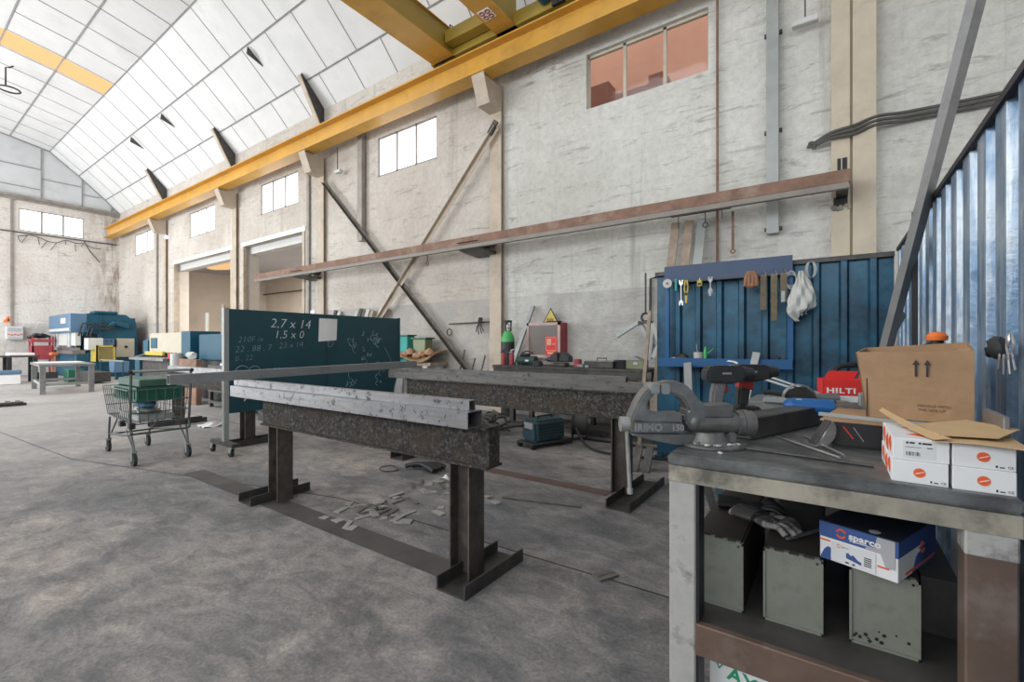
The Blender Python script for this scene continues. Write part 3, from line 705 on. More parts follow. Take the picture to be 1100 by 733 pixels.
# tool rack on the front screen
RY = 4.70
t = thing('tool_rack', 'bright blue steel tool rack frame fixed to the dark blue screen', 'tool rack', (-1.40, RY + .02, .98))
B().section((.0, 0, .925), (1.12, 0, .925), [(-.01, -.075), (.055, -.085), (.06, -.075), (.0, -.065), (.0, .085), (-.01, .085)], up=(0, 0, 1)).build('top_plate', mat('dull_blue_plate', (.036, .066, .135), .5, 0, .12, 3, (.05, .055, .055), .8, 2, .55, .62), t, 0)
B().box(0, 1.12, -.055, -.045, .835, .85).build('hanging_rail', 'dark_steel', t, 0)
B().box(-.03, 1.125, -.09, .02, .0, .012).box(-.03, 1.125, -.1, -.09, 0, .085).build('shelf', 'rackblue', t, 0)
for x_ in (.03, 1.105): B().box(x_ - .02, x_ + .02, -.02, .015, .08, .86).build('upright', 'rackblue', t, 0)
o = B(); o.sheet(lambda u, v: (.60 + .085 * math.sin(u * 3.0) + .015 * v, -.1025, .06 - .045 * u * (1 if u > .3 else .6) + .012 * v), 8, 2, .002)
o.build('white_mark', 'white', t, 0)
def hx(px):  # along the rack
    return 4.64 * math.tan(math.atan((px - 550) / 489) - R(35.05))
HZ = 1.83; HY = 4.645
o = B().cyl((hx(717), HY, 1.81), (hx(717), HY - .012, 1.81), .045, n=20); o = o.build('grinding_disc', 'plastic'); tag(o, 'pale round grinding disc hung at the left end of the tool rack', 'disc')
B().cyl((hx(717), HY - .012, 1.81), (hx(717), HY - .016, 1.81), .012, n=12).build('disc_hub', 'red', o)
o = B().bar((hx(726), HY, HZ), (hx(726), HY, HZ - .1), .022, .01, up=(0, 1, 0), bevel=.003).cyl((hx(726), HY, HZ + .01), (hx(726), HY - .01, HZ + .01), .012).build('hex_tool', 'teal'); tag(o, 'small green-handled tool hung beside the grinding disc', 'hand tool')
def wrench(x, z, L, m, lb, w=.02):
    o = B().bar((x, HY, z - .03), (x, HY, z - L + .03), w * .6, .006, up=(0, 1, 0), bevel=.002)
    for zz, s in ((z - .02, 1), (z - L + .02, -1)):
        o.prism([(x - w, zz + s * .025), (x - w * .3, zz + s * .025), (x - w * .3, zz + s * .005), (x + w * .3, zz + s * .005), (x + w * .3, zz + s * .025), (x + w, zz + s * .025), (x + w, zz - s * .01), (x + w * .3, zz - s * .03), (x - w * .3, zz - s * .03), (x - w, zz - s * .01)], 'xz', HY - .004, HY + .004)
    return tag(o.build('spanner', m), lb, 'spanner', 'spanners on the tool rack')
wrench(hx(731.5), HZ + .0, .24, 'silver', 'long shiny open-ended spanner hung left of the yellow pliers')
wrench(hx(763), HZ + .01, .15, 'galv', 'short spanner hung right of the yellow tape')
o = thing('pliers', 'yellow and black handled pliers hung on the tool rack', 'pliers', (hx(737), HY, HZ))
B().tube([(-.008, 0, .0), (-.016, 0, -.08), (-.008, 0, -.13)], .008, 8).tube([(.008, 0, .0), (.016, 0, -.08), (.008, 0, -.13)], .008, 8).build('handle', 'yellowpaint', o)
B().prism([(-.014, -.12), (.014, -.12), (.012, -.19), (.006, -.23), (-.006, -.23), (-.012, -.19)], 'xz', -.006, .006, .002).build('jaw', 'yellowpaint', o)
B().box(-.012, .012, -.01, .01, -.075, -.05).box(-.012, .012, -.01, .01, -.15, -.125).build('grip_band', 'black', o)
o = thing('tape_measure', 'small yellow and black tape hung on the tool rack', 'tape', (hx(751.5), HY, HZ - .06))
B().box(-.022, .022, -.015, .015, -.01, .05, .006).build('case', 'yellowpaint', o); B().box(-.015, .015, -.018, .016, .0, .025, .004).build('label', 'black', o); B().cyl((0, 0, .05), (0, 0, .07), .004, n=6).build('loop', 'silver', o)
o = B().prism([(hx(763) - .011, HZ - .17), (hx(763) + .011, HZ - .17), (hx(763) + .011, HZ - .12), (hx(763) - .011, HZ - .12)], 'xz', HY - .012, HY - .004, .002).build('hang_tag', 'galv'); tag(o, 'small pale tag hung below the short spanner', 'tag')
o = B()
for dx in (-.04, -.013, .016, .043):
    o.tube([(hx(807) + dx * .5, HY - .01, HZ + .03), (hx(807) + dx, HY - .03, HZ - .03), (hx(807) + dx * 1.15, HY - .02, HZ - .10)], .017, 8)
o.ball((hx(807), HY - .015, HZ - .09), .045, (1.2, .5, .8), 2, .12)
tag(o.build('leather_pouch', 'leather'), 'brown leather work glove bundle hung on the tool rack', 'glove')
for px_, L, lb in ((820, .34, 'plain olive canvas strap hung right of the leather glove'), (831.5, .44, 'longest olive canvas strap, hung from a wire triangle'), (842, .28, 'olive strap with pale buckle hung nearest the white bag')):
    s = thing('strap', lb, 'strap', (hx(px_), HY, HZ + .02), group='straps on the tool rack')
    B().prism([(-.026, -.03), (.026, -.03), (.024, -L), (-.024, -L)], 'xz', -.005, .003, .001).box(-.03, .03, -.008, .005, -L * .62, -L * .58).build('webbing', 'strap', s, 0)
    B().tube([(-.024, 0, -.03), (0, 0, .02), (.024, 0, -.03)], .004, 6, False, True).build('ring', 'silver', s)
    if px_ == 842: B().box(-.02, .012, -.015, .005, -L, -L + .1, .003).build('buckle', 'galv', s)
o = B()
for k in range(3): o.tube([(hx(850) + (.06 - .01 * k) * math.cos(a * math.pi / 5) * (.6 + .2 * k), HY + .005 * k, HZ - .07 + (.08 - .015 * k) * math.sin(a * math.pi / 5)) for a in range(10)], .005, 6, True, True)
tag(o.build('wire_coil', 'galv'), 'loose coil of wire hung left of the white bag', 'wire')
# white plastic bag
def bag(u, v):
    a = u * 2 * math.pi; z = v
    r = .016 + .076 * (math.sin(min(1, v * 1.15) * math.pi * .62) ** 1.3)
    if v > .86: r *= max(.08, (1 - v) / .14)
    w = .012 * math.sin(5 * a + 9 * v) + .008 * math.sin(11 * a - 14 * v)
    k = 1 if math.cos(a) < 0 else 1.15
    return Vector((hx(862) - .01 + (r * k + w * v) * math.cos(a) + .03 * v - .05 * v * v, HY - .02 + (r * .5 + w * .6) * math.sin(a), HZ - .0 - .40 * v + .03 * math.cos(a) * v))
tag(B().sheet(bag, 40, 26, .002).build('plastic_bag', 'plastic', smooth=25), 'crumpled white plastic bag hung at the right end of the tool rack', 'bag')
o = B()
for k in range(3): o.tube([(hx(868) + .02 + .04 * math.cos(a * math.pi / 4) * (1 - .2 * k), HY + .02, HZ + .01 + .07 * math.sin(a * math.pi / 4)) for a in range(8)], .005, 6, True, True)
tag(o.build('wire_loop', 'galv'), 'small wire loop hung right of the white bag', 'wire')
# on the rack's lower shelf
SZ = .992; SY = 4.69
o = thing('paint_pot', 'small pink and white pot on the blue rack shelf', 'pot', (hx(749), SY, SZ))
B().cyl((0, 0, 0), (0, 0, .13), .042, .046, 16, .003).build('pot_body', 'plastic', o); B().cyl((0, 0, .03), (0, 0, .075), .0475, .048, 16).build('band', mat('pink_print', (.62, .22, .18)), o)
B().cyl((-.01, 0, .13), (-.02, 0, .21), .003, n=6).build('brush_stem', 'plastic', o)
o = B(); o.ball((hx(732), SY, SZ + .06), .06, (1.2, .6, .9), 2, .1); tag(o.build('cleaning_pad', 'black'), 'dark bundle lying on the left of the blue rack shelf', 'bundle')
o = B().ball((hx(723), SY - .0, SZ + .04), .04, (1.6, .8, .9), 2, .2); tag(o.build('rag', 'print_grey'), 'grey rag on the far left end of the blue rack shelf', 'rag')
o = B().cyl((hx(757), SY - .02, SZ + .1), (hx(766), SY - .02, SZ + .17), .004, n=6).ball((hx(757), SY - .02, SZ + .1), .018, (1, 1, 5), 2).build('marker', 'green_cyl'); tag(o, 'slim green-tipped marker on the blue rack shelf', 'marker')
o = B().tube([(hx(833), 4.67, 1.1), (hx(836), 4.655, 1.06), (hx(834), 4.655, .98), (hx(833), 4.66, .93)], .010, 8).tube([(hx(838), 4.67, 1.09), (hx(834), 4.65, 1.02), (hx(836), 4.65, .96)], .008, 8)
tag(o.build('knotted_string', 'black'), 'dark knotted cord over the right end of the rack shelf', 'cord')

# leaning bars by the screen corner
o = B().section((.080, 4.082, 0.025), (.651, 2.418, 3.505), [(-.041, -.018), (.041, -.018), (.041, .018), (.032, .018), (.032, -.009), (-.032, -.009), (-.032, .018), (-.041, .018)], up=(-.85, .5, .2))
tag(o.build('leaning_channel', 'leanbar', smooth=0), 'long grey steel channel bar leaning over the corner of the blue screens', 'steel bar')
o = B().section((-.24, 3.62, .02), (.392, 4.10, 1.42), [(-.04, -.02), (.04, -.02), (.04, .02), (.03, .02), (.03, -.01), (-.04, -.01)], up=(-.85, .5, .2))
tag(o.build('leaning_angle', 'galv', smooth=0), 'short grey steel angle leaning in the corner behind the cardboard box', 'steel bar')
o = B().section((-1.62, 4.55, 0), (-1.56, 4.74, 1.55), [(-.018, -.010), (.018, -.010), (.018, .010), (-.018, .010)], up=(0, -1, .1))
tag(o.build('leaning_lath', 'wood', smooth=0), 'pale lath leaning at the left edge of the dark blue screen', 'lath')
o = B().section((-.98, 4.1, 0), (-1.13, 4.55, 1.02), [(-.035, -.012), (.035, -.012), (.035, .012), (-.035, .012)], up=(0, -1, .1))
tag(o.build('leaning_flat', 'leanbar', smooth=0), 'grey flat bar standing behind the vise', 'flat bar')
o = B().section((-.74, 4.3, 0), (-.55, 4.63, 1.12), [(-.03, -.03), (.03, -.03), (.03, .03), (-.03, .03)], up=(0, -1, .1))
tag(o.build('leaning_tube', 'galv', smooth=0), 'pale square tube leaning behind the cordless drills', 'steel bar')
for k, lb in enumerate(('front', 'middle', 'rear')):
    o = B().bar((-1.62 + .1 * k, 4.15 + .02 * k, .0), (-1.62 + .1 * k, 4.3 + .02 * k, .22), .07, .02, up=(0, -1, 0))
    tag(o.build('steel_offcut', 'galv' if k == 0 else 'dark_steel', smooth=0), f'{lb} short steel offcut standing by the foot of the dark blue screen', 'offcut', 'offcuts by the screen foot')
for k, (dx, lb) in enumerate(((0, 'left'), (.07, 'right'))):
    o = B().section((-.78 + dx, 3.25, .62), (-.60 + dx, 3.2, .0), [(-.022, -.006), (.022, -.006), (.022, .006), (-.022, .006)], up=(0, -1, 0))
    tag(o.build('leaning_flat', 'dark_steel' if k == 0 else 'welder', smooth=0), f'{lb} dark flat bar standing on the floor behind the workbench leg', 'flat bar', 'flat bars behind the workbench')
# keys and glove on the side screen
o = thing('key_bunch', 'bunch of keys hung on the pale blue screen', 'keys', (.40, 1.80, 1.20))
B().tube([(0, .03 * math.cos(a * math.pi / 4), .03 * math.sin(a * math.pi / 4)) for a in range(8)], .003, 6, True, True).build('key_ring', 'silver', o)
for k, (a, L) in enumerate(((-.6, .05), (-.25, .055), (.1, .055), (.4, .045))):
    e = Vector((-.006 * k, .022 * math.sin(a) * 1.2, -.028)); f_ = e + Vector((0, math.sin(a) * L, -math.cos(a) * L))
    B().bar(e, f_, .003, .007, up=(0, 1, 0)).ball(e + (f_ - e) * .15, .009, (.25, 1, 1), 2).build('key', 'silver', o)
B().ball((-.006, -.012, .012), .011, (.5, 1, 1.7), 2).build('fob', 'silver', o)
o = B().ball((.39, 1.875, 1.192), .034, (.6, 1.3, 1.0), 2, .15).ball((.39, 1.925, 1.178), .024, (.6, 1.7, .8), 2, .15)
tag(o.build('dark_pouch', 'tool_dark'), 'dark blue pouch hung beside the keys', 'pouch')
# ---------------------------------------------------------------- trestles and floor
def h_leg(t, x, y, z1, footlen, fx):
    B().ibeam((x, y, .012), (x, y, z1), .12, .135, .010, .007, up=(1, 0, 0)).build('leg', 'brown_steel', t, 0)
    B().box(x - .075, x + .075, y - .065, y + .065, z1 - .012, z1).build('cap_plate', 'brown_steel', t, 0)
    B().channel((fx, y - footlen[0], 0), (fx, y + footlen[1], 0), .185, .068, .009).build('foot', 'dark_steel', t, 0)
t = thing('steel_trestle', 'spattered I-beam welding trestle nearest the camera', 'trestle', (-2.4, 1.78, 0))
B().ibeam((-1.08, -.02, .70), (1.06, -.02, .70), .13, .20, .012, .085).build('beam', 'slag', t, 0)
h_leg(t, .85, .02, .60, (.19, .30), .91); h_leg(t, -1.06, .06, .60, (.2, .27), -1.2)
B().box(-1.18, -1.06, -.05, .03, .62, .69).build('end_bracket', 'dark_steel', t, 0)
B().bar((-1.27, -.1, .77), (-1.2, -.1, .81), .02, .02).build('peg', 'dark_steel', t, 0)
t = thing('steel_trestle', 'long dark I-beam trestle behind, next to the welding machine', 'trestle', (-2.5, 3.45, 0))
B().ibeam((-1.27, -.02, .725), (1.28, -.02, .725), .13, .21, .012, .085).build('beam', 'slag', t, 0)
h_leg(t, 1.13, .03, .62, (.36, .45), 1.24); h_leg(t, -1.15, .03, .62, (.3, .4), -1.2)
B().prism([(-.16, -.21), (-.04, -.21), (-.02, 0), (-.12, 0), (-.16, -.12)], 'xz', -.1, -.09, X=Matrix.Translation((-1.27, 0, .83))).build('gusset', 'greysteel', t, 0)
t = thing('steel_trestle', 'far dark I-beam trestle behind the wire trolley', 'trestle', (-6.9, 2.68, 0))
B().ibeam((-1.3, 0, .70), (1.35, 0, .70), .13, .20, .012, .085).build('beam', 'slag', t, 0)
h_leg(t, -1.1, .03, .60, (.33, .37), -1.16); h_leg(t, 1.1, 0, .60, (.2, .45), 1.16)
def tube_(nm, p0, p1, w, h, m, lb, g):
    return tag(B().rhs(p0, p1, w, h, .004).build(nm, m, smooth=0), lb, 'steel tube', g)
tube_('rectangular_tube', (-3.80, 1.68, .84), (-1.395, 1.68, .84), .105, .08, 'tube_light', 'wide pale rectangular tube lying on the nearest trestle', 'tubes on the nearest trestle')
tube_('rectangular_tube', (-3.84, 1.695, .905), (-1.42, 1.69, .905), .045, .048, 'tube_light', 'thin pale tube lying on top of the wide tube, nearest trestle', 'tubes on the nearest trestle')
tube_('rectangular_tube', (-4.05, 3.42, .868), (-1.13, 3.42, .868), .10, .075, 'tube_dark', 'wide dull tube lying on the trestle by the welding machine', 'tubes on the rear trestle')
tube_('rectangular_tube', (-4.07, 3.42, .926), (-1.31, 3.43, .926), .045, .04, 'tube_dark', 'thin dull tube lying on top of the wide tube, rear trestle', 'tubes on the rear trestle')
tube_('rectangular_tube', (-8.1, 2.66, .84), (-5.6, 2.66, .84), .10, .08, 'tube_light', 'pale tube lying on the far trestle behind the wire trolley', 'tubes on the far trestle')
tube_('rectangular_tube', (-3.72, 1.20, .956), (-3.72, 3.46, .985), .055, .068, 'cross', 'grey steel tube laid across the two trestles in front of the chalkboard', 'cross tube')
# strips let into the floor between the feet, the dark one partly painted trestle shadow
struct(B().box(-4.9, -1.62, 1.70, 1.87, 0, .004).build('trim_4', 'strip', smooth=0), 'dark steel strip and painted shadow on the floor under the nearest trestle', 'floor strip')
struct(B().box(-3.6, -1.46, 3.37, 3.50, 0, .004).build('trim_5', 'strip_red', smooth=0), 'brown steel strip on the floor under the rear trestle', 'floor strip')
o = B()
def crack(pts, w=.008):
    for a, b_ in zip(pts, pts[1:]): o.bar((*a, .0005), (*b_, .0005), w, .003)
crack([(-6.5, 1.25), (-3.15, 2.13), (-2.7, 2.15), (-2.0, 2.16), (-1.35, 2.17), (-.3, 2.2)])
crack([(-12, .9), (-6.5, 1.25)]); crack([(-14, 3.2), (-7.5, 3.25), (-5.6, 3.2)])
struct(o.build('trim_6', 'black', smooth=0), 'thin dark joint line in the concrete floor', 'floor joint')
# offcuts on the floor
rnd = random.Random(5)
protos = []
for k, (l, w) in enumerate(((.11, .05), (.14, .035), (.08, .055), (.17, .03), (.06, .045))):
    o = B().prism([(-l / 2, -w / 2), (l / 2 - .01 * (k % 3), -w / 2), (l / 2, w / 2), (-l / 2 + .012 * (k % 2), w / 2)], 'xy', 0, .008, .001).build('metal_offcut', 'chip' if k != 3 else 'chip2', smooth=0)
    protos.append(o)
spots = []
for cx, cy, sx, sy, n in ((-2.72, 2.12, .27, .22, 30), (-2.72, 2.80, .2, .16, 16), (-2.2, 2.76, .16, .09, 7), (-2.5, 2.3, .35, .35, 7)):
    for i in range(n): spots.append((cx + rnd.gauss(0, sx * .55), cy + rnd.gauss(0, sy * .55), i))
for i, (x, y, k) in enumerate(spots):
    p = protos[i % 5]
    o = p if i < 5 else p.copy()
    if i >= 5: COL.objects.link(o)
    lvl = sum(1 for q in spots[:i] if (q[0] - x) ** 2 + (q[1] - y) ** 2 < .055 ** 2)
    o.location = (x, y, .001 + .008 * min(lvl, 3)); tl = .10 if lvl else 0
    o.rotation_euler = (rnd.uniform(-tl, tl), rnd.uniform(-tl, tl), rnd.uniform(0, 6.28))
    tag(o, 'small grey steel offcut in the litter on the floor between the two front trestles', 'offcut', 'steel offcuts between the trestles')
for x, y, r_, lb in ((-.955, 2.2, 1.1, 'single grey steel offcut on bare floor left of the workbench'), (-2.36, 2.09, .5, 'grooved steel plate lying apart at the front of the floor litter')):
    o = B().prism([(-.06, -.035), (.06, -.035), (.06, .035), (-.06, .035)], 'xy', 0, .012, .002).box(-.058, .058, -.004, .004, .012, .014).build('metal_offcut', 'chip2' if x > -1 else 'chip', smooth=0); o.location = (x, y, .0005); o.rotation_euler = (0, 0, r_); tag(o, lb, 'offcut')
o = B()
o.sheet(lambda u, v: Vector((-2.74 + .09 * (u - .5) + .01 * math.sin(7 * v), 2.93 + .06 * (v - .5), .035 + .03 * math.sin(5 * u) * math.sin(4 * v))), 8, 8, .002)
tag(o.build('crumpled_paper', 'white'), 'small crumpled white paper by the floor litter', 'paper')
o = B().sheet(lambda u, v: Vector((-7.45 + .3 * (u - .5) + .03 * math.sin(6 * v), 2.95 + .32 * (v - .5), .012 + .05 * math.sin(3.1 * u) * math.sin(3.1 * v) + .012 * math.sin(14 * u + 9 * v))), 14, 14, .003)
tag(o.build('crumpled_bag', 'white'), 'white crumpled bag on the floor by the chalkboard wheel', 'bag')
o = B().cyl((-2.1, 2.86, .012), (-1.5, 3.02, .012), .008, n=8); tag(o.build('steel_rod', 'chip2'), 'thin steel rod on the floor by the front trestle leg', 'rod')
o = B()
for k in range(4): o.tube([(-3.35 + .05 * k, 3.0 + .04 * k, .03), (-3.2 + .04 * k, 3.05 + .03 * k, .06), (-3.0, 3.02 + .05 * k, .03)], .022, 8)
tag(o.build('black_strap', 'black'), 'heap of black straps on the floor under the rear trestle', 'strap')
o = B().tube([(-3.55, 2.85, .012), (-3.5, 2.95, .02), (-3.35, 2.9, .012), (-3.42, 2.8, .012)], .006, 6, True, True)
tag(o.build('wire_loop', 'dark_steel'), 'loop of dark wire on the floor beside the black straps', 'wire')
# ---------------------------------------------------------------- chalkboard (faces +X, runs along Y)
t = thing('chalkboard', 'dark teal chalkboard on a wheeled steel frame, chalked with sums', 'chalkboard', (-5.42, 2.27, 0))
L = 2.42
B().box(-.02, .02, .03, L, .44, 1.59, .004).build('panel', 'chalkboard', t, 0)
B().box(-.025, .025, -.022, .03, .12, 1.6).build('left_post', 'galv', t, 0)
B().box(-.03, .03, L - .02, L + .02, .12, 1.6).build('right_post', 'chalkboard', t, 0)
B().box(-.021, .0225, L * .5 - .003, L * .5 + .003, .44, 1.59).build('seam', 'black', t, 0)
for y_ in (0, L):
    B().box(-.27, .25, y_ - .04, y_ + .04, .10, .14, .004).build('base_bar', 'dark_steel', t, 0)
    for x_ in (-.23, .21):
        w = B().cyl((x_ - .025, y_ - .035, .042), (x_ - .025, y_ - .005, .042), .042, n=18, bevel=.006).build('caster', 'rubber', t)
        B().prism([(x_ - .045, .04), (x_ - .005, .04), (x_ + .03, .1), (x_ - .03, .1)], 'xz', y_ - .042, y_ - .037).prism([(x_ - .045, .04), (x_ - .005, .04), (x_ + .03, .1), (x_ - .03, .1)], 'xz', y_ - .003, y_ + .002).build('fork', 'galv', w, 0)
c = B()
def T(s, y, z, size, sh=.2): c.text(s, size, face_yz(.0205, y, z, random.uniform(-2, 5)), .0008, sh, bold=-.002)
for a in (('2,7 x 14', .475, 1.40, .155), ('1,5 x 0', .52, 1.27, .135)):
    T(*a); c.build('chalk_writing', 'chalk', t, 0); c = B()
for a in (('210F ix', .12, 1.22, .095), ('22 . 88 . 7', .09, 1.11, .10), ('23 x 14 .', .58, 1.15, .10), ('0 , 22', .09, 1.01, .085), ('60. 90', .38, .86, .085)):
    T(*a); c.build('chalk_writing', 'chalk_faint', t, 0); c = B()
c.tube([(.022, .30 + .07 * math.cos(a), .88 + .07 * math.sin(a)) for a in [k * math.pi / 6 for k in range(12)]], .004, 5, True, True)
c.tube([(.022, .17 + .08 * math.cos(a), .88 + .08 * math.sin(a)) for a in [.7 + k * .8 for k in range(6)]], .004, 5)
r_ = random.Random(3)
for (y0, z0, w_, h_, n) in ((1.14, 1.28, .10, .14, 6), (1.52, 1.2, .1, .06, 4), (1.78, 1.3, .26, .2, 12), (1.76, 1.02, .10, .2, 6), (2.0, .75, .3, .3, 6), (1.5, .68, .2, .15, 5)):
    for k in range(n):
        y, z = y0 + r_.uniform(0, w_), z0 + r_.uniform(-h_ / 2, h_ / 2); pts = [(.0215, y, z)]
        for _ in range(4): y += r_.uniform(-.045, .06); z += r_.uniform(-.06, .06); pts.append((.0215, y, z))
        c.tube(pts, .0032, 5)
c.tube([(.0215, 2.15, 1.15), (.0215, 2.25, 1.0), (.0215, 2.28, .85)], .003, 5)
c.build('chalk_sketch', 'chalk_faint', t, 0)
o = B().sheet(lambda u, v: Vector((-5.395 + .006 * math.sin(3 * u), 3.36 + .26 * u + .012 * v, 1.235 + .30 * v + .02 * u * (1 - v))), 5, 5, .002).build('note_paper', 'white', smooth=0); tag(o, 'white sheet of paper pinned to the chalkboard', 'paper')
# ---------------------------------------------------------------- wire trolley
t = thing('wire_trolley', 'grey wire shopping trolley with green crates in it', 'trolley', (-6.05, 1.76, 0))
# local: handle end at +x
def basket_pt(u, v, s):  # u along length, v height 0-1
    x = -.52 + .92 * u; zt = .74; zb = .40 + .03 * (1 - u)
    hw = (.20 + .04 * u) + .03 * v
    return (x - .06 * v * (1 - u), s * hw, zb + (zt - zb) * v)
b = B()
for s in (-1, 1):
    for k in range(13): b.tube([basket_pt(k / 12, 0, s), basket_pt(k / 12, 1, s)], .0035, 5, False)
    for v in (0, .33, .66, 1): b.tube([basket_pt(0, v, s), basket_pt(1, v, s)], .0055 if v in (0, 1) else .0035, 6, False)
for u in (0, 1):
    for k in range(8):
        q = -1 + 2 * k / 7
        a, c_ = basket_pt(u, 0, 1), basket_pt(u, 1, 1)
        b.tube([(a[0], a[1] * q, a[2]), (c_[0], c_[1] * q, c_[2])], .0035, 5, False)
    for v in (.0, .33, .66, 1): b.tube([basket_pt(u, v, -1), basket_pt(u, v, 1)], .005, 6, False)
for k in range(13): b.tube([basket_pt(k / 12, 0, -1), basket_pt(k / 12, 0, 1)], .0035, 5, False)
for k in range(6):
    q = -1 + 2 * k / 5; b.tube([(basket_pt(0, 0, 1)[0], .2 * q, .432), (basket_pt(1, 0, 1)[0], .235 * q, .402)], .0035, 5, False)
b.build('basket', 'wire', t)
f = B()
for s in (-1, 1):
    f.tube([(.44, s * .255, .93), (.43, s * .255, .75), (.40, s * .25, .40), (.36, s * .24, .30), (-.40, s * .19, .22), (-.55, s * .17, .2)], .012, 8)
    f.tube([(.36, s * .24, .34), (.42, s * .23, .2), (.44, s * .23, .14)], .010, 8); f.tube([(.2, s * .23, .33), (.40, s * .23, .16)], .008, 8)
    f.tube([(-.45, s * .2, .40), (-.52, s * .19, .24), (-.56, s * .18, .14)], .010, 8); f.tube([(-.2, s * .2, .40), (-.5, s * .18, .2)], .008, 8)
f.tube([(-.4, -.19, .22), (-.4, .19, .22)], .01, 8).tube([(.36, -.24, .3), (.36, .24, .3)], .01, 8)
f.build('frame', 'wire', t)
B().cyl((.44, -.27, .93), (.44, .27, .93), .014, n=12).build('handle', 'galv', t)
for s in (-1, 1): B().ball((.44, s * .26, .925), .022).build('handle_end', 'rubber', t)
for x_ in (.45, -.57):
    for s in (-1, 1):
        y_ = s * (.23 if x_ > 0 else .18)
        w = B().cyl((x_ - .02, y_ - .014, .062), (x_ - .02, y_ + .014, .062), .062, n=20, bevel=.006).build('wheel', 'rubber', t)
        B().box(x_ - .035, x_ - .005, y_ - .022, y_ - .016, .05, .14).box(x_ - .035, x_ - .005, y_ + .016, y_ + .022, .05, .14).box(x_ - .04, x_ + .0, y_ - .022, y_ + .022, .13, .15).build('fork', 'galv', w, 0)
for x_ in (.38, .1): B().box(x_, x_ + .07, -.27, -.22, .365, .42, .005).build('corner_guard', 'black', t)
def crate(x0, x1, y0, y1, z0, z1, lb):
    o = B()
    o.box(x0, x1, y0, y1, z0, z0 + .008)
    for (a, b_, c_, d) in ((x0, x1, y0, y0 + .008), (x0, x1, y1 - .008, y1), (x0, x0 + .008, y0, y1), (x1 - .008, x1, y0, y1)): o.box(a, b_, c_, d, z0, z1)
    n = 9
    for k in range(n + 1):
        yy = y0 + (y1 - y0) * k / n; o.box(x1, x1 + .008, yy - .006, yy + .006, z0, z1); xx = x0 + (x1 - x0) * k / n; o.box(xx - .006, xx + .006, y0 - .008, y0, z0, z1)
    for zz in (z0, z1 - .02): o.box(x0 - .01, x1 + .01, y0 - .01, y0, zz, zz + .02); o.box(x1, x1 + .01, y0 - .01, y1 + .01, zz, zz + .02)
    return tag(o.build('plastic_crate', 'green', smooth=0), lb, 'crate', 'crates in the trolley')
crate(-6.40, -5.70, 1.58, 1.95, .62, .76, 'dark green ribbed crate in the wire trolley')
o = B().box(-6.38, -5.72, 1.60, 1.93, .761, .84, .01); tag(o.build('green_tub', mat('dull_green_lid', (.05, .12, .085)), smooth=0), 'pale green tub on top of the crate in the trolley', 'tub')
o = B().box(-6.35, -5.75, 1.6, 1.92, .41, .47, .01).ball((-6.0, 1.75, .50), .09, (1.8, 1.2, .5), 2, .2); tag(o.build('scrap_bundle', 'galv'), 'bundle of pale scrap in the bottom of the wire trolley', 'scrap')
o = B().ball((-5.95, 1.72, .57), .06, (2.2, 1.6, .6), 2, .15); tag(o.build('blue_rag', mat('rag_blue', (.12, .3, .45))), 'blue rag under the green crate in the trolley', 'rag')
# ---------------------------------------------------------------- workbench
BT = .88
t = thing('workbench', 'heavy worn steel workbench with a lower shelf, carrying the vise', 'workbench', (0, 1.36, 0))
B().box(-.395, .325, 0, 1.62, .848, BT, .006, 2).build('top', 'bench_top', t, 0)
B().box(-.392, .322, .003, .03, .800, .846).box(-.392, -.365, .03, 1.6, .800, .846).box(.295, .322, .03, 1.6, .800, .846).build('apron', 'bench_apron', t, 0)
for x0, x1, y0, mt in ((-.392, -.318, .006, 'bench_leg'), (.236, .318, .006, 'bench_brown'), (-.392, -.318, 1.53, 'bench_brown'), (.236, .318, 1.53, 'bench_brown')):
    o = B().box(x0, x1, y0, y0 + .075, 0, .802, .004).build('leg', mt, t, 0)
o = B().box(.2355, .3185, .0045, .08, .745, .802, .004).build('leg_patch', 'bench_leg', t, 0)
B().box(-.319, -.310, .012, .08, .0, .80).build('leg_inner_shade', 'black', t, 0)  # black strip standing in for the shade inside the leg
B().box(-.318, .236, .004, .03, .312, .402, .003).box(-.372, -.34, .08, 1.53, .29, .395).box(.25, .28, .08, 1.53, .29, .395).build('rail', 'bench_brown', t, 0)
B().box(-.36, .29, .03, 1.58, .385, .398).build('shelf', 'shelf', t, 0)
# ---------------------------------------------------------------- vise; local x runs towards the right end of the screw
vise = thing('bench_vise', 'big grey cast iron bench vise on the corner of the workbench', 'vise', (-.312, 1.55, BT), 35.05)
def vp(px, py): return ((px - 762) / 337, (478.5 - py) / 337)
def VP(*a): return [vp(*q) for q in a]
b = B()
b.prism(VP((673, 463), (673, 448), (676, 441), (679.5, 433), (684, 425), (688.5, 419.5), (693.5, 415.8), (698, 413.4), (703.3, 412), (703.3, 421.5), (699, 423), (693.5, 427), (690.5, 432), (690, 437), (693, 441), (699, 443), (708, 444), (727, 443), (727, 463)), 'xz', -.036, .036, .006, 2)
b.prism(VP((674, 465), (727, 465), (742, 466), (742, 472), (727, 477), (722, 477), (700, 473), (674, 466.5)), 'xz', -.03, .03, .004)
b.build('movable_jaw', 'vise', vise, 40)
B().prism(VP((674, 463.5), (727, 463.5), (727, 452), (674, 450)), 'xz', -.041, .041, .005, 2).build('jaw_body', 'vise', vise, 40)
b = B()
b.prism(VP((704, 411.5), (712, 409.5), (726, 410), (733, 415), (739, 421), (745, 429), (752, 434), (752, 452), (736, 458), (729, 452), (729, 444), (733, 441), (731, 434), (726, 428), (720, 424), (713, 422.5), (704, 422)), 'xz', -.032, .032, .006, 2)
x_, z_ = vp(741, 453); b.ball((x_, 0, z_), .037, (.9, 1, 1), 3)
b.build('fixed_jaw', 'vise', vise, 40)
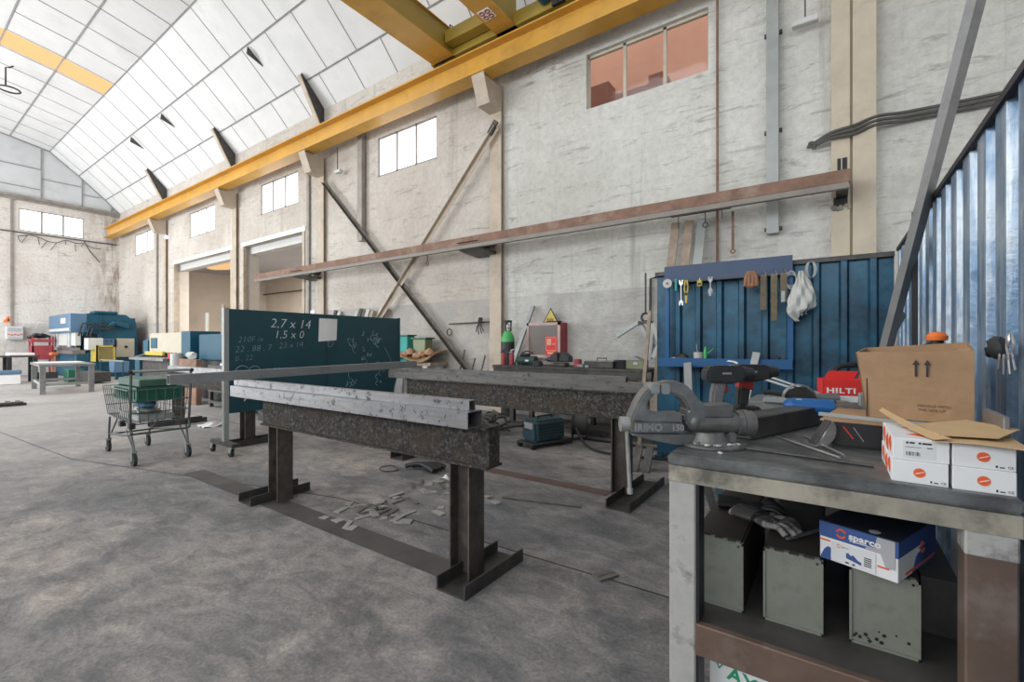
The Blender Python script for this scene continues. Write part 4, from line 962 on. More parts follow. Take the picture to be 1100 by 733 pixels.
B().box(vp(744, 0)[0], vp(781, 0)[0], -.028, .028, vp(0, 448)[1], vp(0, 434)[1], .003).build('anvil', 'vise', vise, 40)
zc = vp(0, 455)[1]
B().cyl((vp(741, 0)[0], 0, zc), (vp(792, 0)[0], 0, zc), .033, .034, 28).build('slide_barrel', 'vise', vise)
b = B()
for a, c_, r_ in ((787, 793, .040), (793.5, 799, .042), (799.5, 805, .039)): b.cyl((vp(a, 0)[0], 0, zc), (vp(c_, 0)[0], 0, zc), r_, r_, 28, .004)
b.build('barrel_collar', 'vise', vise)
b = B().lathe([(.0, 0), (.098, 0), (.101, .004), (.101, .010), (.095, .013), (.0, .013)], 40)
b.lathe([(.070, .012), (.062, .02), (.056, .035), (.05, .045)], 28, Matrix.Translation((vp(757, 0)[0], 0, 0)))
b.box(vp(775, 0)[0], vp(785, 0)[0], -.03, .03, .010, .045, .006, 2).build('swivel_base', 'vise', vise)
hx0, hz0 = vp(672, 456)
b = B().cyl((vp(664, 0)[0], 0, hz0), (vp(675, 0)[0], 0, hz0), .024, .022, 20, .005).cyl((vp(675, 0)[0], 0, hz0), (vp(678, 0)[0], 0, hz0), .029, n=20).build('screw_head', 'vise_tip', vise)
b = B().cyl((hx0 - .003, -.0, hz0 + .0), (hx0 + .008, -.0, hz0 - .215), .0068, n=14).cyl((hx0 + .0075, 0, hz0 - .205), (hx0 + .0085, 0, hz0 - .222), .0095, n=14, bevel=.003).build('handle_bar', 'vise_tip', vise)
for a in (0, 1):
    b = B(); c0, c1 = vp(692.5 if a == 0 else 704.3, 0)[0], vp(703 if a == 0 else 714, 0)[0]
    b.box(c0, c1, -.039, .039, vp(0, 423)[1], vp(0, 412)[1], .004, 2).build('jaw_plate', 'vise_tip', vise)
b = B(Matrix.Translation((vp(675.5, 0)[0], -.0405, vp(0, 461)[1])) @ Matrix.Rotation(R(90), 4, 'X'))
b.text('IRIMO', .031, Matrix.Identity(4), .0018, 0, spacing=1.05, bold=.0012); b.text('150', .026, Matrix.Translation((.115, .001, 0)), .0018, bold=.001)
b.build('lettering', 'vise_tip', vise, 0)
for a in (35, 75, 120, 300, 210):
    B().cyl((.083 * math.cos(R(a + 180)), .083 * math.sin(R(a + 180)), .0125), (.083 * math.cos(R(a + 180)), .083 * math.sin(R(a + 180)), .020), .009, n=6).build('bolt', 'vise_tip', vise, 0)
for k, (dx, dy) in enumerate(((-.05, -.085), (-.02, -.09), (.02, -.08), (.045, -.075), (-.03, -.125))):
    o = B().ball((0, 0, .004), .007, (1.3, .9, .6), 1, .25).build('metal_crumb', 'white_met'); c_, s_ = math.cos(R(35.05)), math.sin(R(35.05))
    o.location = (-.312 + dx * c_ - dy * s_, 1.55 + dx * s_ + dy * c_, BT + (.0133 if k < 4 else .0005)); tag(o, 'tiny pale metal crumb lying around the foot of the vise', 'crumb', 'metal crumbs by the vise')

# ---------------------------------------------------------------- cordless drills
def drill(x, y, lb, red, rz=35):
    t = thing('cordless_drill', lb, 'drill', (x, y, BT), rz, 'cordless drills')
    zb = .175
    B().prism([(-.088, zb - .004), (-.094, zb + .02), (-.088, zb + .052), (-.07, zb + .062), (.045, zb + .060), (.055, zb + .050), (.055, zb + .002), (.0, zb - .010)], 'xz', -.034, .034, .010, 2).build('body', 'tool_dark', t, 40)
    B().cyl((.05, 0, zb + .03), (.072, 0, zb + .03), .029, .027, 20, .003).cyl((.072, 0, zb + .03), (.098, 0, zb + .03), .025, .021, 20, .002).build('chuck', 'tool_dark', t)
    B().cyl((.094, 0, zb + .03), (.104, 0, zb + .03), .007, n=10).build('bit_holder', 'silver', t)
    B().prism([(-.055, zb - .0), (-.01, zb - .0), (-.018, zb - .05), (-.028, .06), (-.07, .06), (-.066, zb - .05)], 'xz', -.02, .02, .008, 2).build('grip', 'greysteel' if not red else 'tool_dark', t, 40)
    if red: B().prism([(-.06, zb + .002), (-.004, zb + .002), (-.012, zb - .045), (-.067, zb - .038)], 'xz', -.0225, .0225, .006, 2).build('red_collar', 'tool_red', t, 40)
    B().box(-.016, .0, -.009, .009, zb - .045, zb - .015, .004).build('trigger', 'tool_red', t)
    B().box(-.085, .02, -.036, .036, .0, .062, .007, 2).build('battery', 'tool_dark', t, 40)
    B().box(-.035, .0, -.0352, -.0335, zb + .028, zb + .036, .0005).build('name_plate', 'galv', t, 0)
drill(-.335, 1.955, 'black cordless drill with grey grip, directly behind the vise', False)
drill(-.268, 2.13, 'black cordless drill with red grip, second behind the vise', True)

# ---------------------------------------------------------------- things on the bench
o = B().bar((-.256, 1.705, BT + .038), (-.062, 2.215, BT + .038), .082, .075, bevel=.004)
tag(o.build('steel_block', 'block', smooth=0), 'heavy dark square steel bar lying right of the vise', 'steel block')
o = B().prism([(-.34, 2.42), (-.12, 2.45), (-.10, 2.85), (-.22, 2.88), (-.33, 2.75)], 'xy', BT, BT + .05, .004); tag(o.build('steel_plate', 'greysteel', smooth=0), 'stack of grey steel plate behind the square steel bar', 'plate')
o = B().prism([(-.26, 2.40), (-.14, 2.40), (-.12, 2.60), (-.25, 2.62)], 'xy', BT + .0505, BT + .075, .004); tag(o.build('steel_plate', 'galv', smooth=0), 'small pale plate on top of the grey plate stack', 'plate')
o = B().ball((-.17, 2.52, BT + .079), .05, (1.5, .8, .07), 2); tag(o.build('cutting_disc', 'chip2', smooth=30), 'brown used cutting disc on the plate stack', 'disc')
for k, (p, q, lb) in enumerate((((-.32, 2.70, 1.052), (-.02, 2.64, .955), 'upper thin flat steel bar sloping behind the drills'), ((-.31, 2.66, 1.03), (-.04, 2.60, .95), 'lower thin flat steel bar sloping behind the drills'))):
    o = B().section(p, q, [(-.008, -.004), (.008, -.004), (.008, .004), (-.008, .004)]); tag(o.build('flat_bar', 'silver', smooth=0), lb, 'flat bar')
# blue angle grinder
t = thing('angle_grinder', 'blue angle grinder with a grey gear head, on the bench', 'grinder', (-.030, 2.16, BT), 12)
B().cyl((-.10, 0, .075), (.035, 0, .07), .031, .035, 22, .006).ball((-.10, 0, .075), .030, (1.2, 1, 1)).build('body', 'tool_blue', t, 40)
B().prism([(.035, .04), (.1, .035), (.125, .05), (.12, .085), (.085, .1), (.035, .1)], 'xz', -.03, .03, .008, 2).build('gear_head', 'greysteel', t, 40)
B().cyl((.085, 0, .0), (.085, 0, .04), .018, n=16).build('spindle', 'dark_steel', t)
B().box(.118, .146, -.012, .012, .02, .135, .003).build('guard_lever', 'galv', t)
B().box(-.09, -.07, -.02, .02, .098, .104, .002).build('switch', 'print_grey', t)
B().box(-.09, -.05, -.012, .012, 0, .05).build('rest', 'tool_blue', t)
t = thing('angle_grinder', 'grey angle grinder with a large dark disc and shiny guard, behind the blue one', 'grinder', (-.125, 2.46, BT), 20)
B().cyl((0, -.03, .068), (0, -.026, .068), .060, n=36).build('disc', 'dark_steel', t)
b = B()
b.sheet(lambda u, v: Vector((.066 * math.cos(R(-15 + 195 * u)), -.034 + .035 * v, .068 + .066 * math.sin(R(-15 + 195 * u)))), 24, 2, .003); b.build('guard', 'silver', t, 40)
B().cyl((0, -.026, .068), (0, .06, .068), .03, .034, 20, .004).cyl((0, .05, .068), (.18, .06, .066), .026, n=16).build('body', 'greysteel', t)
B().cyl((-.005, .02, .085), (-.14, .02, .095), .013, .012, 14).build('side_handle', 'tool_dark', t)
B().box(.0, .06, -.02, .06, 0, .04).build('stand', 'dark_steel', t)
# red box
t = thing('tool_carton', 'open red and white carton with white lettering behind the grinder', 'carton', (-.033, 2.60, BT + .05), 12)
w_, d_, h_ = .168, .12, .105
b = B().box(0, w_, 0, .003, .03, h_).box(0, w_, d_ - .003, d_, .03, h_).box(0, .003, 0, d_, .03, h_).box(w_ - .003, w_, 0, d_, .03, h_)
b.prism([(.03, h_), (w_ - .02, h_), (w_ - .0, h_ + .035), (.05, h_ + .035)], 'xz', d_ - .003, d_).build('carton_red', 'redbright', t, 0)
B().box(0, w_, 0, d_, 0, .03).build('carton_base', 'white', t, 0)
B().box(w_, w_ + .002, .01, d_, .03, h_ + .02).build('side_flap', 'redbright', t, 0)
B().text('HILTI', .034, face_xz(.014, -.001, .042) @ Matrix.Diagonal((1.32, 1, 1, 1)), .0006, 0, spacing=1.12, bold=.0011).build('lettering', 'white', t, 0)
o = B().box(-.05, .20, 2.54, 2.86, BT, BT + .048, .004); tag(o.build('steel_plate', 'galv', smooth=0), 'grey flat case under the red carton', 'case')
o = B().tube([(.0, 2.80, 1.05), (.04, 2.82, 1.09), (.14, 2.88, 1.09), (.19, 2.92, 1.04)], .014, 8); tag(o.build('black_hose', 'black'), 'black hose loop behind the red carton', 'hose')
o = B().cyl((.16, 2.44, BT + .0485 ), (.16, 2.44, BT + .0525), .062, n=28); 
tag(B().cyl((.12, 2.60, BT + .0482), (.12, 2.60, BT + .0515), .055, n=28).build('cutting_disc', 'chip2'), 'dark cutting disc lying beside the red carton', 'disc')
o.bm.free()
# black case with cardboard
t = thing('black_case', 'black plastic case with a red line behind the white boxes', 'case', (.0, 1.74, BT))
B().box(0, .31, 0, .40, 0, .075, .008, 2).build('case_body', 'black', t, 40)
B().bar((.03, -.001, .066), (.055, -.001, .03), .003, .003).build('red_line', 'redbright', t, 0)
B().bar((.055, -.001, .066), (.08, -.001, .025), .0015, .0015).build('grey_line', 'print_grey', t, 0)
o = B().prism([(-.03, 1.77), (.33, 1.72), (.34, 2.05), (.02, 2.12)], 'xy', BT + .0755, BT + .08); tag(o.build('cardboard_sheet', 'card', smooth=0), 'brown cardboard sheet lying on the black case', 'cardboard')
o = B().section((-.03, 1.86, BT + .087), (.30, 1.765, BT + .087), [(-.02, -.006), (.02, -.006), (.02, -.001), (-.015, -.001), (-.015, .006), (-.02, .006)]); tag(o.build('flat_bar', 'galv', smooth=0), 'grey steel angle lying across the black case', 'steel bar')
# half-round scoop
t = thing('scoop', 'grey half-round metal scoop lying in front of the black case', 'scoop', (-.045, 1.70, BT), 35)
ang = R(58); ex, ez = math.cos(ang), math.sin(ang)
arc = [(.024 + .047 * (ex * math.cos(R(a)) + ez * math.sin(R(a)) * .85), .0475 + .047 * (ez * math.cos(R(a)) - ex * math.sin(R(a)) * .85)) for a in range(0, 181, 12)]
zmin = min(q[1] for q in arc); arc = [(q[0], q[1] - zmin + .001) for q in arc]
B().prism(arc, 'xz', -.014, .012, .006, 3).build('blade', 'vise_tip', t, 50)
B().bar((arc[-1][0] - .004, 0, arc[-1][1] + .006), (arc[0][0] - .004, 0, arc[0][1] - .002), .03, .006, bevel=.002).build('edge_bar', 'dark_steel', t, 0)
for k, (p, q, r_, m_, lb) in enumerate((((-.155, 1.80, .884), (.02, 1.56, .884), .0035, 'silver', 'left thin steel rod lying on the bench'), ((-.075, 1.86, .884), (.03, 1.565, .891), .0035, 'silver', 'right thin steel rod lying on the bench'), ((-.215, 1.535, .885), (.09, 1.50, .885), .0045, 'dark_steel', 'long dark rod lying along the front of the bench'))):
    tag(B().cyl(p, q, r_, n=8).build('steel_rod', m_), lb, 'rod')
# cardboard box
t = thing('cardboard_box', 'open brown cardboard box with two black arrows on the bench', 'box', (.095, 1.90, .962), -8)
W0, W1, dd, hh = .255, .265, .20, .215
# tapered carton: wider at the top left, open flaps inside
def wallq(b, p, th, nrm):
    t_ = bmesh.new(); a = [t_.verts.new(q) for q in p]; c = [t_.verts.new(Vector(q) + Vector(nrm) * th) for q in p]
    t_.faces.new(a[::-1]); t_.faces.new(c)
    for i in range(4): t_.faces.new((a[i], a[(i + 1) % 4], c[(i + 1) % 4], c[i]))
    bmesh.ops.recalc_face_normals(t_, faces=t_.faces[:]); return b.add(t_)
b = B()
FL, FR, TL, TR = (0, 0, 0), (.25, 0, 0), (-.028, -.01, hh - .004), (.25, -.004, hh + .004)
BL, BR, UL, UR = (.0, dd, 0), (.25, dd, 0), (-.02, dd, hh + .01), (.245, dd, hh + .03)
wallq(b, [FL, FR, TR, TL], .004, (0, 1, 0)); wallq(b, [BL, BR, UR, UL], .004, (0, -1, 0))
wallq(b, [FL, BL, UL, TL], .004, (1, 0, 0)); wallq(b, [FR, BR, UR, TR], .004, (-1, 0, 0)); wallq(b, [FL, FR, BR, BL], .004, (0, 0, 1))
b.build('carton', 'card', t, 0)
b = B(); wallq(b, [(TL[0] + .005, .0, hh - .006), (TR[0] - .004, .0, hh), (TR[0] - .05, .04, hh - .06), (TL[0] + .05, .04, hh - .07)], .003, (0, 0, 1)); wallq(b, [(TR[0] - .005, 0, hh), (UR[0] - .005, dd, hh + .02), (.17, dd - .03, hh - .03), (.17, .03, hh - .05)], .003, (0, 0, 1))
b.build('inner_flap', 'card', t, 0)
b = B()
for x_ in (.122, .148):
    b.box(x_ - .0028, x_ + .0028, -.0095, -.0075, .138, .176); b.prism([(x_ - .0085, .174), (x_ + .0085, .174), (x_, .19)], 'xz', -.0098, -.0078)
b.build('arrow_mark', 'print_black', t, 0)
b = B(); b.text('HANDLE WITH', .011, face_xz(.125, -.0035, .045), .0004); b.text('THIS SIDE UP', .011, face_xz(.125, -.003, .032), .0004); b.build('faint_print', mat('brown_print', (.22, .12, .06)), t, 0)
B().box(-.0, .003, -.006, -.003, .0, .2).build('corner_gap', 'print_black', t, 0)
o = thing('ear_cup', 'orange round knob showing above the rear edge of the cardboard box', 'knob', (.30, 2.14, 1.17))
B().lathe([(.0, .0), (.028, .004), (.03, .018), (.02, .03), (0, .034)], 20, Matrix.Translation((0, 0, .04))).build('cap', 'orange', o); B().cyl((0, 0, -.25), (0, 0, .045), .018, n=14).cyl((-.035, 0, .02), (0, 0, .04), .008, n=8).build('stem', 'black', o)
# white boxes
def wbox(x, y, z, w, d, h, lb, logo, rz=0, side=False):
    t = thing('white_box', lb, 'box', (x, y, z), rz, 'white boxes with orange mark')
    B().box(0, w, 0, d, 0, h, .0012).build('carton', 'white', t, 0)
    if logo == 'mark':
        q = B().cyl((w * .5, -.0008, h * .5), (w * .5, .0002, h * .5), .0105, n=24).build('logo', 'logo_orange', t, 0)
        B().bar((w * .5 - .007, -.0012, h * .5 - .003), (w * .5 + .008, -.0012, h * .5 + .003), .0006, .0016).build('logo_stroke', 'white', q, 0)
        b = B(); b.text('CE', .0075, face_xz(w - .013, -.0004, .005), .0003); b.box(w - .0305, w - .0275, -.0006, .0001, .005, .010); b.box(w - .0245, w - .017, -.0006, .0001, .005, .0075); b.build('print_marks', 'print_black', t, 0)
    else:
        q = B().box(.018, .075, -.0006, .0002, .006, h - .004).build('label', mat('label_white', (.70, .70, .70), .7, 0, .02), t, 0)
        b = B()
        for k, ww in enumerate((2, 1, 3, 1, 2, 1, 1, 3, 2, 1)): b.box(.024 + k * .0026, .024 + k * .0026 + ww * .0006, -.001, -.0005, .012, .021)
        b.cyl((.026, -.001, h - .0095), (.026, -.0005, h - .0095), .0025, n=12).cyl((.048, -.001, h - .0095), (.048, -.0005, h - .0095), .0025, n=12)
        b.box(.030, .039, -.001, -.0005, h - .0115, h - .0075).box(.052, .068, -.001, -.0005, h - .0115, h - .0075).box(.022, .05, -.001, -.0005, h - .02, h - .019).box(.06, .07, -.001, -.0005, h - .02, h - .018)
        b.build('barcode', 'print_black', q, 0)
    if side:
        b = B()
        for yc, zc_, rr in ((.05, .03, .016), (.12, .02, .02), (.20, .03, .018)):
            b.prism([(yc + rr * 1.6 * math.cos(R(a)), min(h - .002, max(.002, zc_ + rr * math.sin(R(a)) * (1 + .3 * math.cos(R(3 * a)))))) for a in range(0, 360, 20)], 'yz', -.0008, .0002)
        b.build('side_print', 'logo_orange', t, 0)
        if z > BT + .01:
            b = B()
            for yc in (.06, .17): b.prism([(.03, yc), (.055, yc - .02), (.09, yc + .01), (.07, yc + .03), (.05, yc + .02)], 'xy', h - .0002, h + .0008)
            b.build('top_print', 'logo_orange', t, 0)
    return t
wbox(.116, 1.388, BT, .098, .255, .0505, 'white box with orange mark at the bottom of the left stack', 'mark', 0, True)
wbox(.118, 1.390, BT + .051, .098, .25, .051, 'white box with a barcode label on top of the left stack', 'label', 0, True)
wbox(.220, 1.386, BT, .098, .255, .0505, 'white box with orange mark at the bottom of the right stack', 'mark')
wbox(.220, 1.389, BT + .051, .098, .25, .0505, 'white box with orange mark on top of the right stack, under the kraft paper', 'mark')
B().box(.2155, .2185, 1.394, 1.40, BT + .01, BT + .10).bm.free()
# kraft sheets
o = B().sheet(lambda u, v: Vector((.185 + .15 * u + .02 * v, 1.372 + .27 * v - .02 * u + .04 * u * v, BT + .1035 + .004 * math.sin(3 * u + 2 * v))), 8, 8, .0015)
tag(o.build('kraft_sheet', 'kraft', smooth=0), 'flat kraft paper sheet covering the right white boxes', 'kraft paper')
ko = [(.178, 1.56), (.30, 1.72), (.372, 1.60), (.30, 1.425), (.20, 1.40)]
o = B().prism(ko, 'xy', BT + .113, BT + .1150); tag(o.build('kraft_sheet', 'kraft', smooth=0), 'upper torn kraft paper sheet on top of the right white boxes', 'kraft paper')
o = B().sheet(lambda u, v: Vector((.112 + .075 * u + .028 * v * (.35 + .65 * u), 1.68 - .31 * u + .02 * v * (1 - u), BT + .108 + .022 * (1 - u) ** 2 + .006 * v)), 8, 3, .0015)
tag(o.build('kraft_strip', 'kraft', smooth=0), 'curled pale kraft paper strip over the left white box', 'kraft paper')
o = B().box(.340, .352, 1.58, 1.77, .0, BT + .145, .002); tag(o.build('steel_offcut', 'greysteel', smooth=0), 'upright bare steel offcut wedged between bench and pale blue screen', 'offcut')

# ---------------------------------------------------------------- under the bench
SZ_ = .398
def metal_box(x, y, w, d, h, rz, lb):
    t = thing('metal_box', lb, 'metal box', (x, y, SZ_), rz, 'grey metal boxes on the shelf')
    B().box(0, w, .012, d, 0, h).build('case', 'zinclid', t, 0)
    B().box(.004, w - .004, .006, .0125, .004, h - .004).build('front_panel', 'zincbox', t, 0)
    b = B()
    for (a, c_, e, f_) in ((0, w, 0, .006), (0, w, h - .006, h), (0, .005, 0, h), (w - .005, w, 0, h)): b.box(a, c_, .0, .013, e, f_)
    b.build('rim', 'zincbox', t, 0)
    B().box(.008, w - .008, .02, d - .02, h, h + .003).build('lid', 'zinclid', t, 0)
    for q in (.15, .4, .65, .9): B().box(w * q - .006, w * q + .006, .0, .014, h, h + .004).build('hinge_tab', 'zincbox', t, 0)
    B().cyl((w - .014, .004, h - .012), (w - .014, .0065, h - .012), .003, n=10).build('rivet', 'black', t, 0)
metal_box(-.357, 1.505, .142, .56, .205, 0, 'leftmost grey metal box on the bench shelf, under the gloves')
metal_box(-.163, 1.51, .145, .56, .205, 0, 'middle grey metal box on the bench shelf')
metal_box(.040, 1.53, .145, .52, .20, 0, 'grey metal box with black spots, under the shoe box')
o = B().box(.205, .285, 1.70, 2.1, SZ_, SZ_ + .155); tag(o.build('metal_box', 'shelf', smooth=0), 'dark metal box at the right rear of the bench shelf', 'metal box')
b = B()
r_ = random.Random(9)
for k in range(12): b.cyl((.05 + r_.uniform(0, .12), 1.5355, SZ_ + .01 + abs(r_.gauss(0, .02))), (.05 + r_.uniform(0, .0) + .06, 1.5362, SZ_ + .02), .002, n=6) if False else b.ball((.05 + r_.uniform(0, .125), 1.5355, SZ_ + .008 + abs(r_.gauss(0, .025))), r_.uniform(.0025, .006), (1, .1, 1), 1)
b.build('dark_spot', 'black', [c for c in COL.objects if c.name.startswith('metal_box') and c.get('label', '').startswith('grey metal box with black')][0], 0).matrix_parent_inverse = Matrix.Translation((-.040, -1.53, -SZ_))
# gloves
def glove(x, y, z, rz, lb, m_, flip=1):
    t = thing('work_glove', lb, 'glove', (x, y, z), rz, 'work gloves on the metal boxes')
    b = B(); b.ball((0, 0, .016), .045, (1.05, .85, .36), 3, .05)
    b.sheet(lambda u, v: Vector((-.04 - .075 * v, (.036 + .008 * v) * math.cos(2 * math.pi * u), .018 + (.017 + .004 * math.sin(9 * u)) * math.sin(2 * math.pi * u))), 18, 5, .002)
    for k, (yy, L_) in enumerate(((-.030, .062), (-.011, .075), (.010, .07), (.028, .055))):
        b.tube([(.025, yy * .9, .018), (.025 + L_ * .5, yy * 1.25, .024 + .004 * k), (.025 + L_ * .8, yy * 1.45, .016), (.02 + L_, yy * 1.5, .010)], .0095, 8)
    b.tube([(-.015, -.03 * flip, .016), (.01, -.055 * flip, .02), (.04, -.066 * flip, .012)], .011, 8)
    b.build('fabric', m_, t, 50)
M['glove1'] = mat('grey_glove', (.05, .048, .046), .8, 0, .3, 30, (.34, .33, .32), .8, 17, .52, .60)
glove(-.225, 1.82, SZ_ + .2095, 10, 'dark work glove lying at the back on the metal boxes', 'black'); glove(-.165, 1.685, SZ_ + .2095, -28, 'grey and white work glove lying across two metal boxes', 'glove1', -1)
o = B().section((-.11, 1.60, SZ_ + .215), (.045, 1.80, SZ_ + .235), [(-.006, -.002), (.006, -.002), (.006, .002), (-.006, .002)]); tag(o.build('flat_bar', 'greysteel', smooth=0), 'thin steel strip lying on the lids behind the shoe box', 'flat bar')
# shoe box
t = thing('shoe_box', 'blue and white shoe box with orange ring logo, tilted on the metal box', 'shoe box', (-.026, 1.535, SZ_ + .2095), -22)
W, Dp, Hh = .174, .275, .101
b = B().box(0, W, .0, Dp, 0, Hh, .001); b.build('carton', 'white', t, 0)
B().box(-.001, W + .001, -.001, Dp, Hh * .60, Hh).build('blue_band', 'navybox', t, 0)
B().box(-.0015, W + .0015, .002, Dp + .001, Hh, Hh + .002).build('lid', 'dkblue', t, 0)
b = B()
b.prism([(.0, .0), (.027, .0), (.027, .034), (.02, .036), (.012, .028)], 'xz', -.0012, 0); b.build('blue_print', 'navybox', t, 0)
b = B().prism([(.095, .002), (.2, .002), (.24, .055), (.14, .055)], 'yz', W, W + .0012).box(W, W + .0012, .17, Dp, .0, Hh * .6).build('side_print', 'navybox', t, 0)
b = B().prism([(W * .60, Hh * .60), (W * .64, Hh * .70), (W * .72, Hh * .70), (W * .76, Hh), (W * .97, Hh), (W * .97, Hh * .3), (W * .86, Hh * .30), (W * .80, Hh * .60)], 'xz', -.0030, -.0022).build('grey_print', 'print_grey', t, 0)
b = B(); b.box(.0, .026, -.0018, -.0005, .050, .054).box(W * .76, W * .9, -.0034, -.002, .026, .030).box(W, W + .002, .05, Dp - .01, .008, .013); b.build('orange_stripe', 'logo_orange', t, 0)
def ringlogo(b, x, z, r, y):
    for a0 in (20, 200):
        pts = [(x + r * math.cos(R(a0 + k * 14)), y, z + r * math.sin(R(a0 + k * 14))) for k in range(11)]
        b.tube(pts, r * .27, 6, False)
    return b
b = B(); ringlogo(b, .052, Hh * .80, .0105, -.0012); b.build('ring_logo', 'logo_orange', t); b = B(); ringlogo(b, .046, Hh * .46, .004, -.0022); b.build('ring_logo', 'logo_orange', t); b = B()
for a0 in (20, 200): b.tube([(W + .0018, .165 + .012 * math.cos(R(a0 + k * 14)), .052 + .013 * math.sin(R(a0 + k * 14))) for k in range(11)], .0025, 6, False)
b.build('ring_logo', 'logo_orange', t)
b = B(); b.text('sparco', .0235, face_xz(.070, -.0036, Hh * .735) @ Matrix.Diagonal((1.12, 1, 1, 1)), .0005, 0, bold=.0007); b.box(.071, .115, -.0018, -.0012, Hh * .68, Hh * .70)
b.text('spar', .020, face_yz(W + .0016, .115, .045), .0004, bold=.0005); b.build('lettering', 'white', t, 0)
q = B().box(.030, W * .74, -.0022, -.0008, .004, Hh * .545).build('label', mat('label_white2', (.74, .74, .75), .7, 0, .02), t, 0)
b = B(); b.prism([(.064, .021), (.098, .014), (.098, .021), (.09, .024), (.08, .034), (.074, .030), (.069, .036), (.064, .034)], 'xz', -.0032, -.002).build('shoe_print', 'navybox', q, 0)
b = B(); b.text('sparco', .006, face_xz(.053, -.0023, Hh * .445), .0003)
for k in range(5): b.box(.104, .120, -.0030, -.002, .016 + k * .005, .0185 + k * .005)
b.box(.062, .07, -.003, -.002, .007, .011).box(.078, .084, -.003, -.002, .007, .011); b.build('print_marks', 'print_black', q, 0)
B().cyl((.118, .025, Hh + .0018), (.118, .025, Hh + .0032), .0125, n=20).build('finger_hole', 'print_grey', t, 0)
# carton on the floor below
t = thing('printed_carton', 'white carton with green print on the floor under the workbench shelf', 'carton', (-.298, 1.452, 0), -6)
B().prism([(0, 0), (.2, 0), (.2, .27), (0, .303)], 'xz', 0, .26, .002).build('carton', 'white', t, 0)
b = B(); b.text('AX', .055, face_xz(.05, -.001, .228, 8), .0006, bold=.0015); b.build('lettering', 'logo_green', t, 0)
b = B(); b.prism([(.016, .264), (.030, .284), (.042, .264), (.028, .244)], 'xz', -.0015, 0).build('diamond_mark', 'logo_green', t, 0)
B().prism([(.022, .264), (.030, .276), (.037, .264), (.029, .252)], 'xz', -.0022, -.0012).build('diamond_centre', 'white', t, 0)
# ---------------------------------------------------------------- along the long wall
t = thing('long_bench', 'long cluttered dark steel bench against the plastered wall', 'bench', (-3.3, 5.95, 0))
B().prism([(-1.02, -.33), (1.4, -.33), (1.4, .33), (-.75, .33), (-.75, .05), (-1.02, .05)], 'xy', .84, .88, .004).build('top', 'dark_steel', t, 0)
B().box(-1.0, 1.4, -.325, -.30, .77, .839).build('apron', 'dark_steel', t, 0)
for x_ in (-.68, .4, 1.32):
    for y_ in (-.26, .28): B().box(x_ - .035, x_ + .035, y_ - .035, y_ + .035, 0, .84).build('leg', 'brown_steel', t, 0)
B().box(-.7, 1.35, -.24, .3, .2, .23).build('shelf', 'dark_steel', t, 0)
# gas cylinder
t = thing('gas_cylinder', 'tall black gas cylinder with a bright green shoulder by the beige column', 'gas cylinder', (-4.45, 6.22, 0))
B().lathe([(.0, 0), (.112, 0), (.115, .02), (.115, 1.24)], 28).build('bottle', 'tool_dark', t)
B().lathe([(.115, 1.24), (.112, 1.30), (.085, 1.37), (.045, 1.42), (.035, 1.43)], 28).build('shoulder', 'green_cyl', t)
B().lathe([(.035, 1.42), (.035, 1.47), (.02, 1.48), (.02, 1.53), (.0, 1.53)], 16).cyl((0, 0, 1.49), (.08, -.02, 1.49), .014, n=10).build('valve', 'silver', t)
b = B()
for k in range(3): a = R(120 * k + 20); b.bar((.055 * math.cos(a), .055 * math.sin(a), 1.42), (.055 * math.cos(a), .055 * math.sin(a), 1.585), .03, .008)
b.lathe([(.045, 1.57), (.07, 1.57), (.07, 1.60), (.045, 1.60)], 20).build('cap_guard', 'black', t)
for px_, x_, lb in ((541, -4.22, 'left small red bottle with a dark head on the wall bench'), (549, -4.06, 'right small red bottle with a pale head on the wall bench')):
    t = thing('red_bottle', lb, 'bottle', (x_, 5.78, .88), 0, 'red bottles on the wall bench')
    B().lathe([(0, 0), (.038, 0), (.04, .01), (.04, .16), (.02, .19)], 16).build('bottle', 'red', t)
    B().cyl((0, 0, .185), (0, 0, .215), .018, n=12).bar((-.02, 0, .225), (.07, -.01, .245), .015, .02).cyl((.0, 0, .2), (-.05, -.0, .19), .010, n=8).build('head', 'galv' if px_ == 549 else 'black', t)
o = B().section((-4.18, 5.98, .88), (-4.06, 6.4, 1.84), [(-.035, -.02), (.035, -.02), (.035, .02), (-.035, .02)], up=(0, -1, .3)); tag(o.build('leaning_tube', 'galv', smooth=0), 'pale square tube leaning on the wall between cylinder and red cabinet', 'steel bar')
# hose cabinet
t = thing('hose_cabinet', 'red fire hose cabinet with a dull glass door on the wall', 'fire cabinet', (-4.07, 6.22, .985))
B().box(0, .62, .012, .24, 0, .56, .006).build('case', 'red', t, 0)
b = B()
for (a, c_, e, f_) in ((0, .62, 0, .045), (0, .62, .515, .56), (0, .04, 0, .56), (.575, .62, 0, .56)): b.box(a, c_, -.005, .014, e, f_)
b.build('door_frame', mat('pinkish_frame', (.50, .34, .32), .5), t, 0)
B().box(.038, .577, .004, .010, .043, .517).build('pane', 'glass_dark', t, 0)
q = B().box(.36, .565, -.009, -.0055, .04, .335).build('fire_sticker', 'redbright', t, 0)
b = B(); b.box(.385, .54, -.0105, -.0085, .105, .11).box(.39, .465, -.0105, -.0085, .20, .30).box(.49, .53, -.0105, -.0085, .21, .225).box(.40, .53, -.0105, -.0085, .06, .09)
for (a, c_, e, f_) in ((.372, .378, .115, .325), (.548, .554, .115, .325), (.372, .554, .115, .121), (.372, .554, .319, .325)): b.box(a, c_, -.0105, -.0085, e, f_)
b.build('pictogram', mat('salmon_print', (.80, .40, .30)), q, 0)
t = thing('warning_sign', 'yellow triangular high voltage sign standing on the red cabinet', 'sign', (-3.70, 6.36, 1.545))
B().prism([(-.15, 0), (.14, 0), (0, .245)], 'xz', 0, .006).build('board', 'black', t, 0)
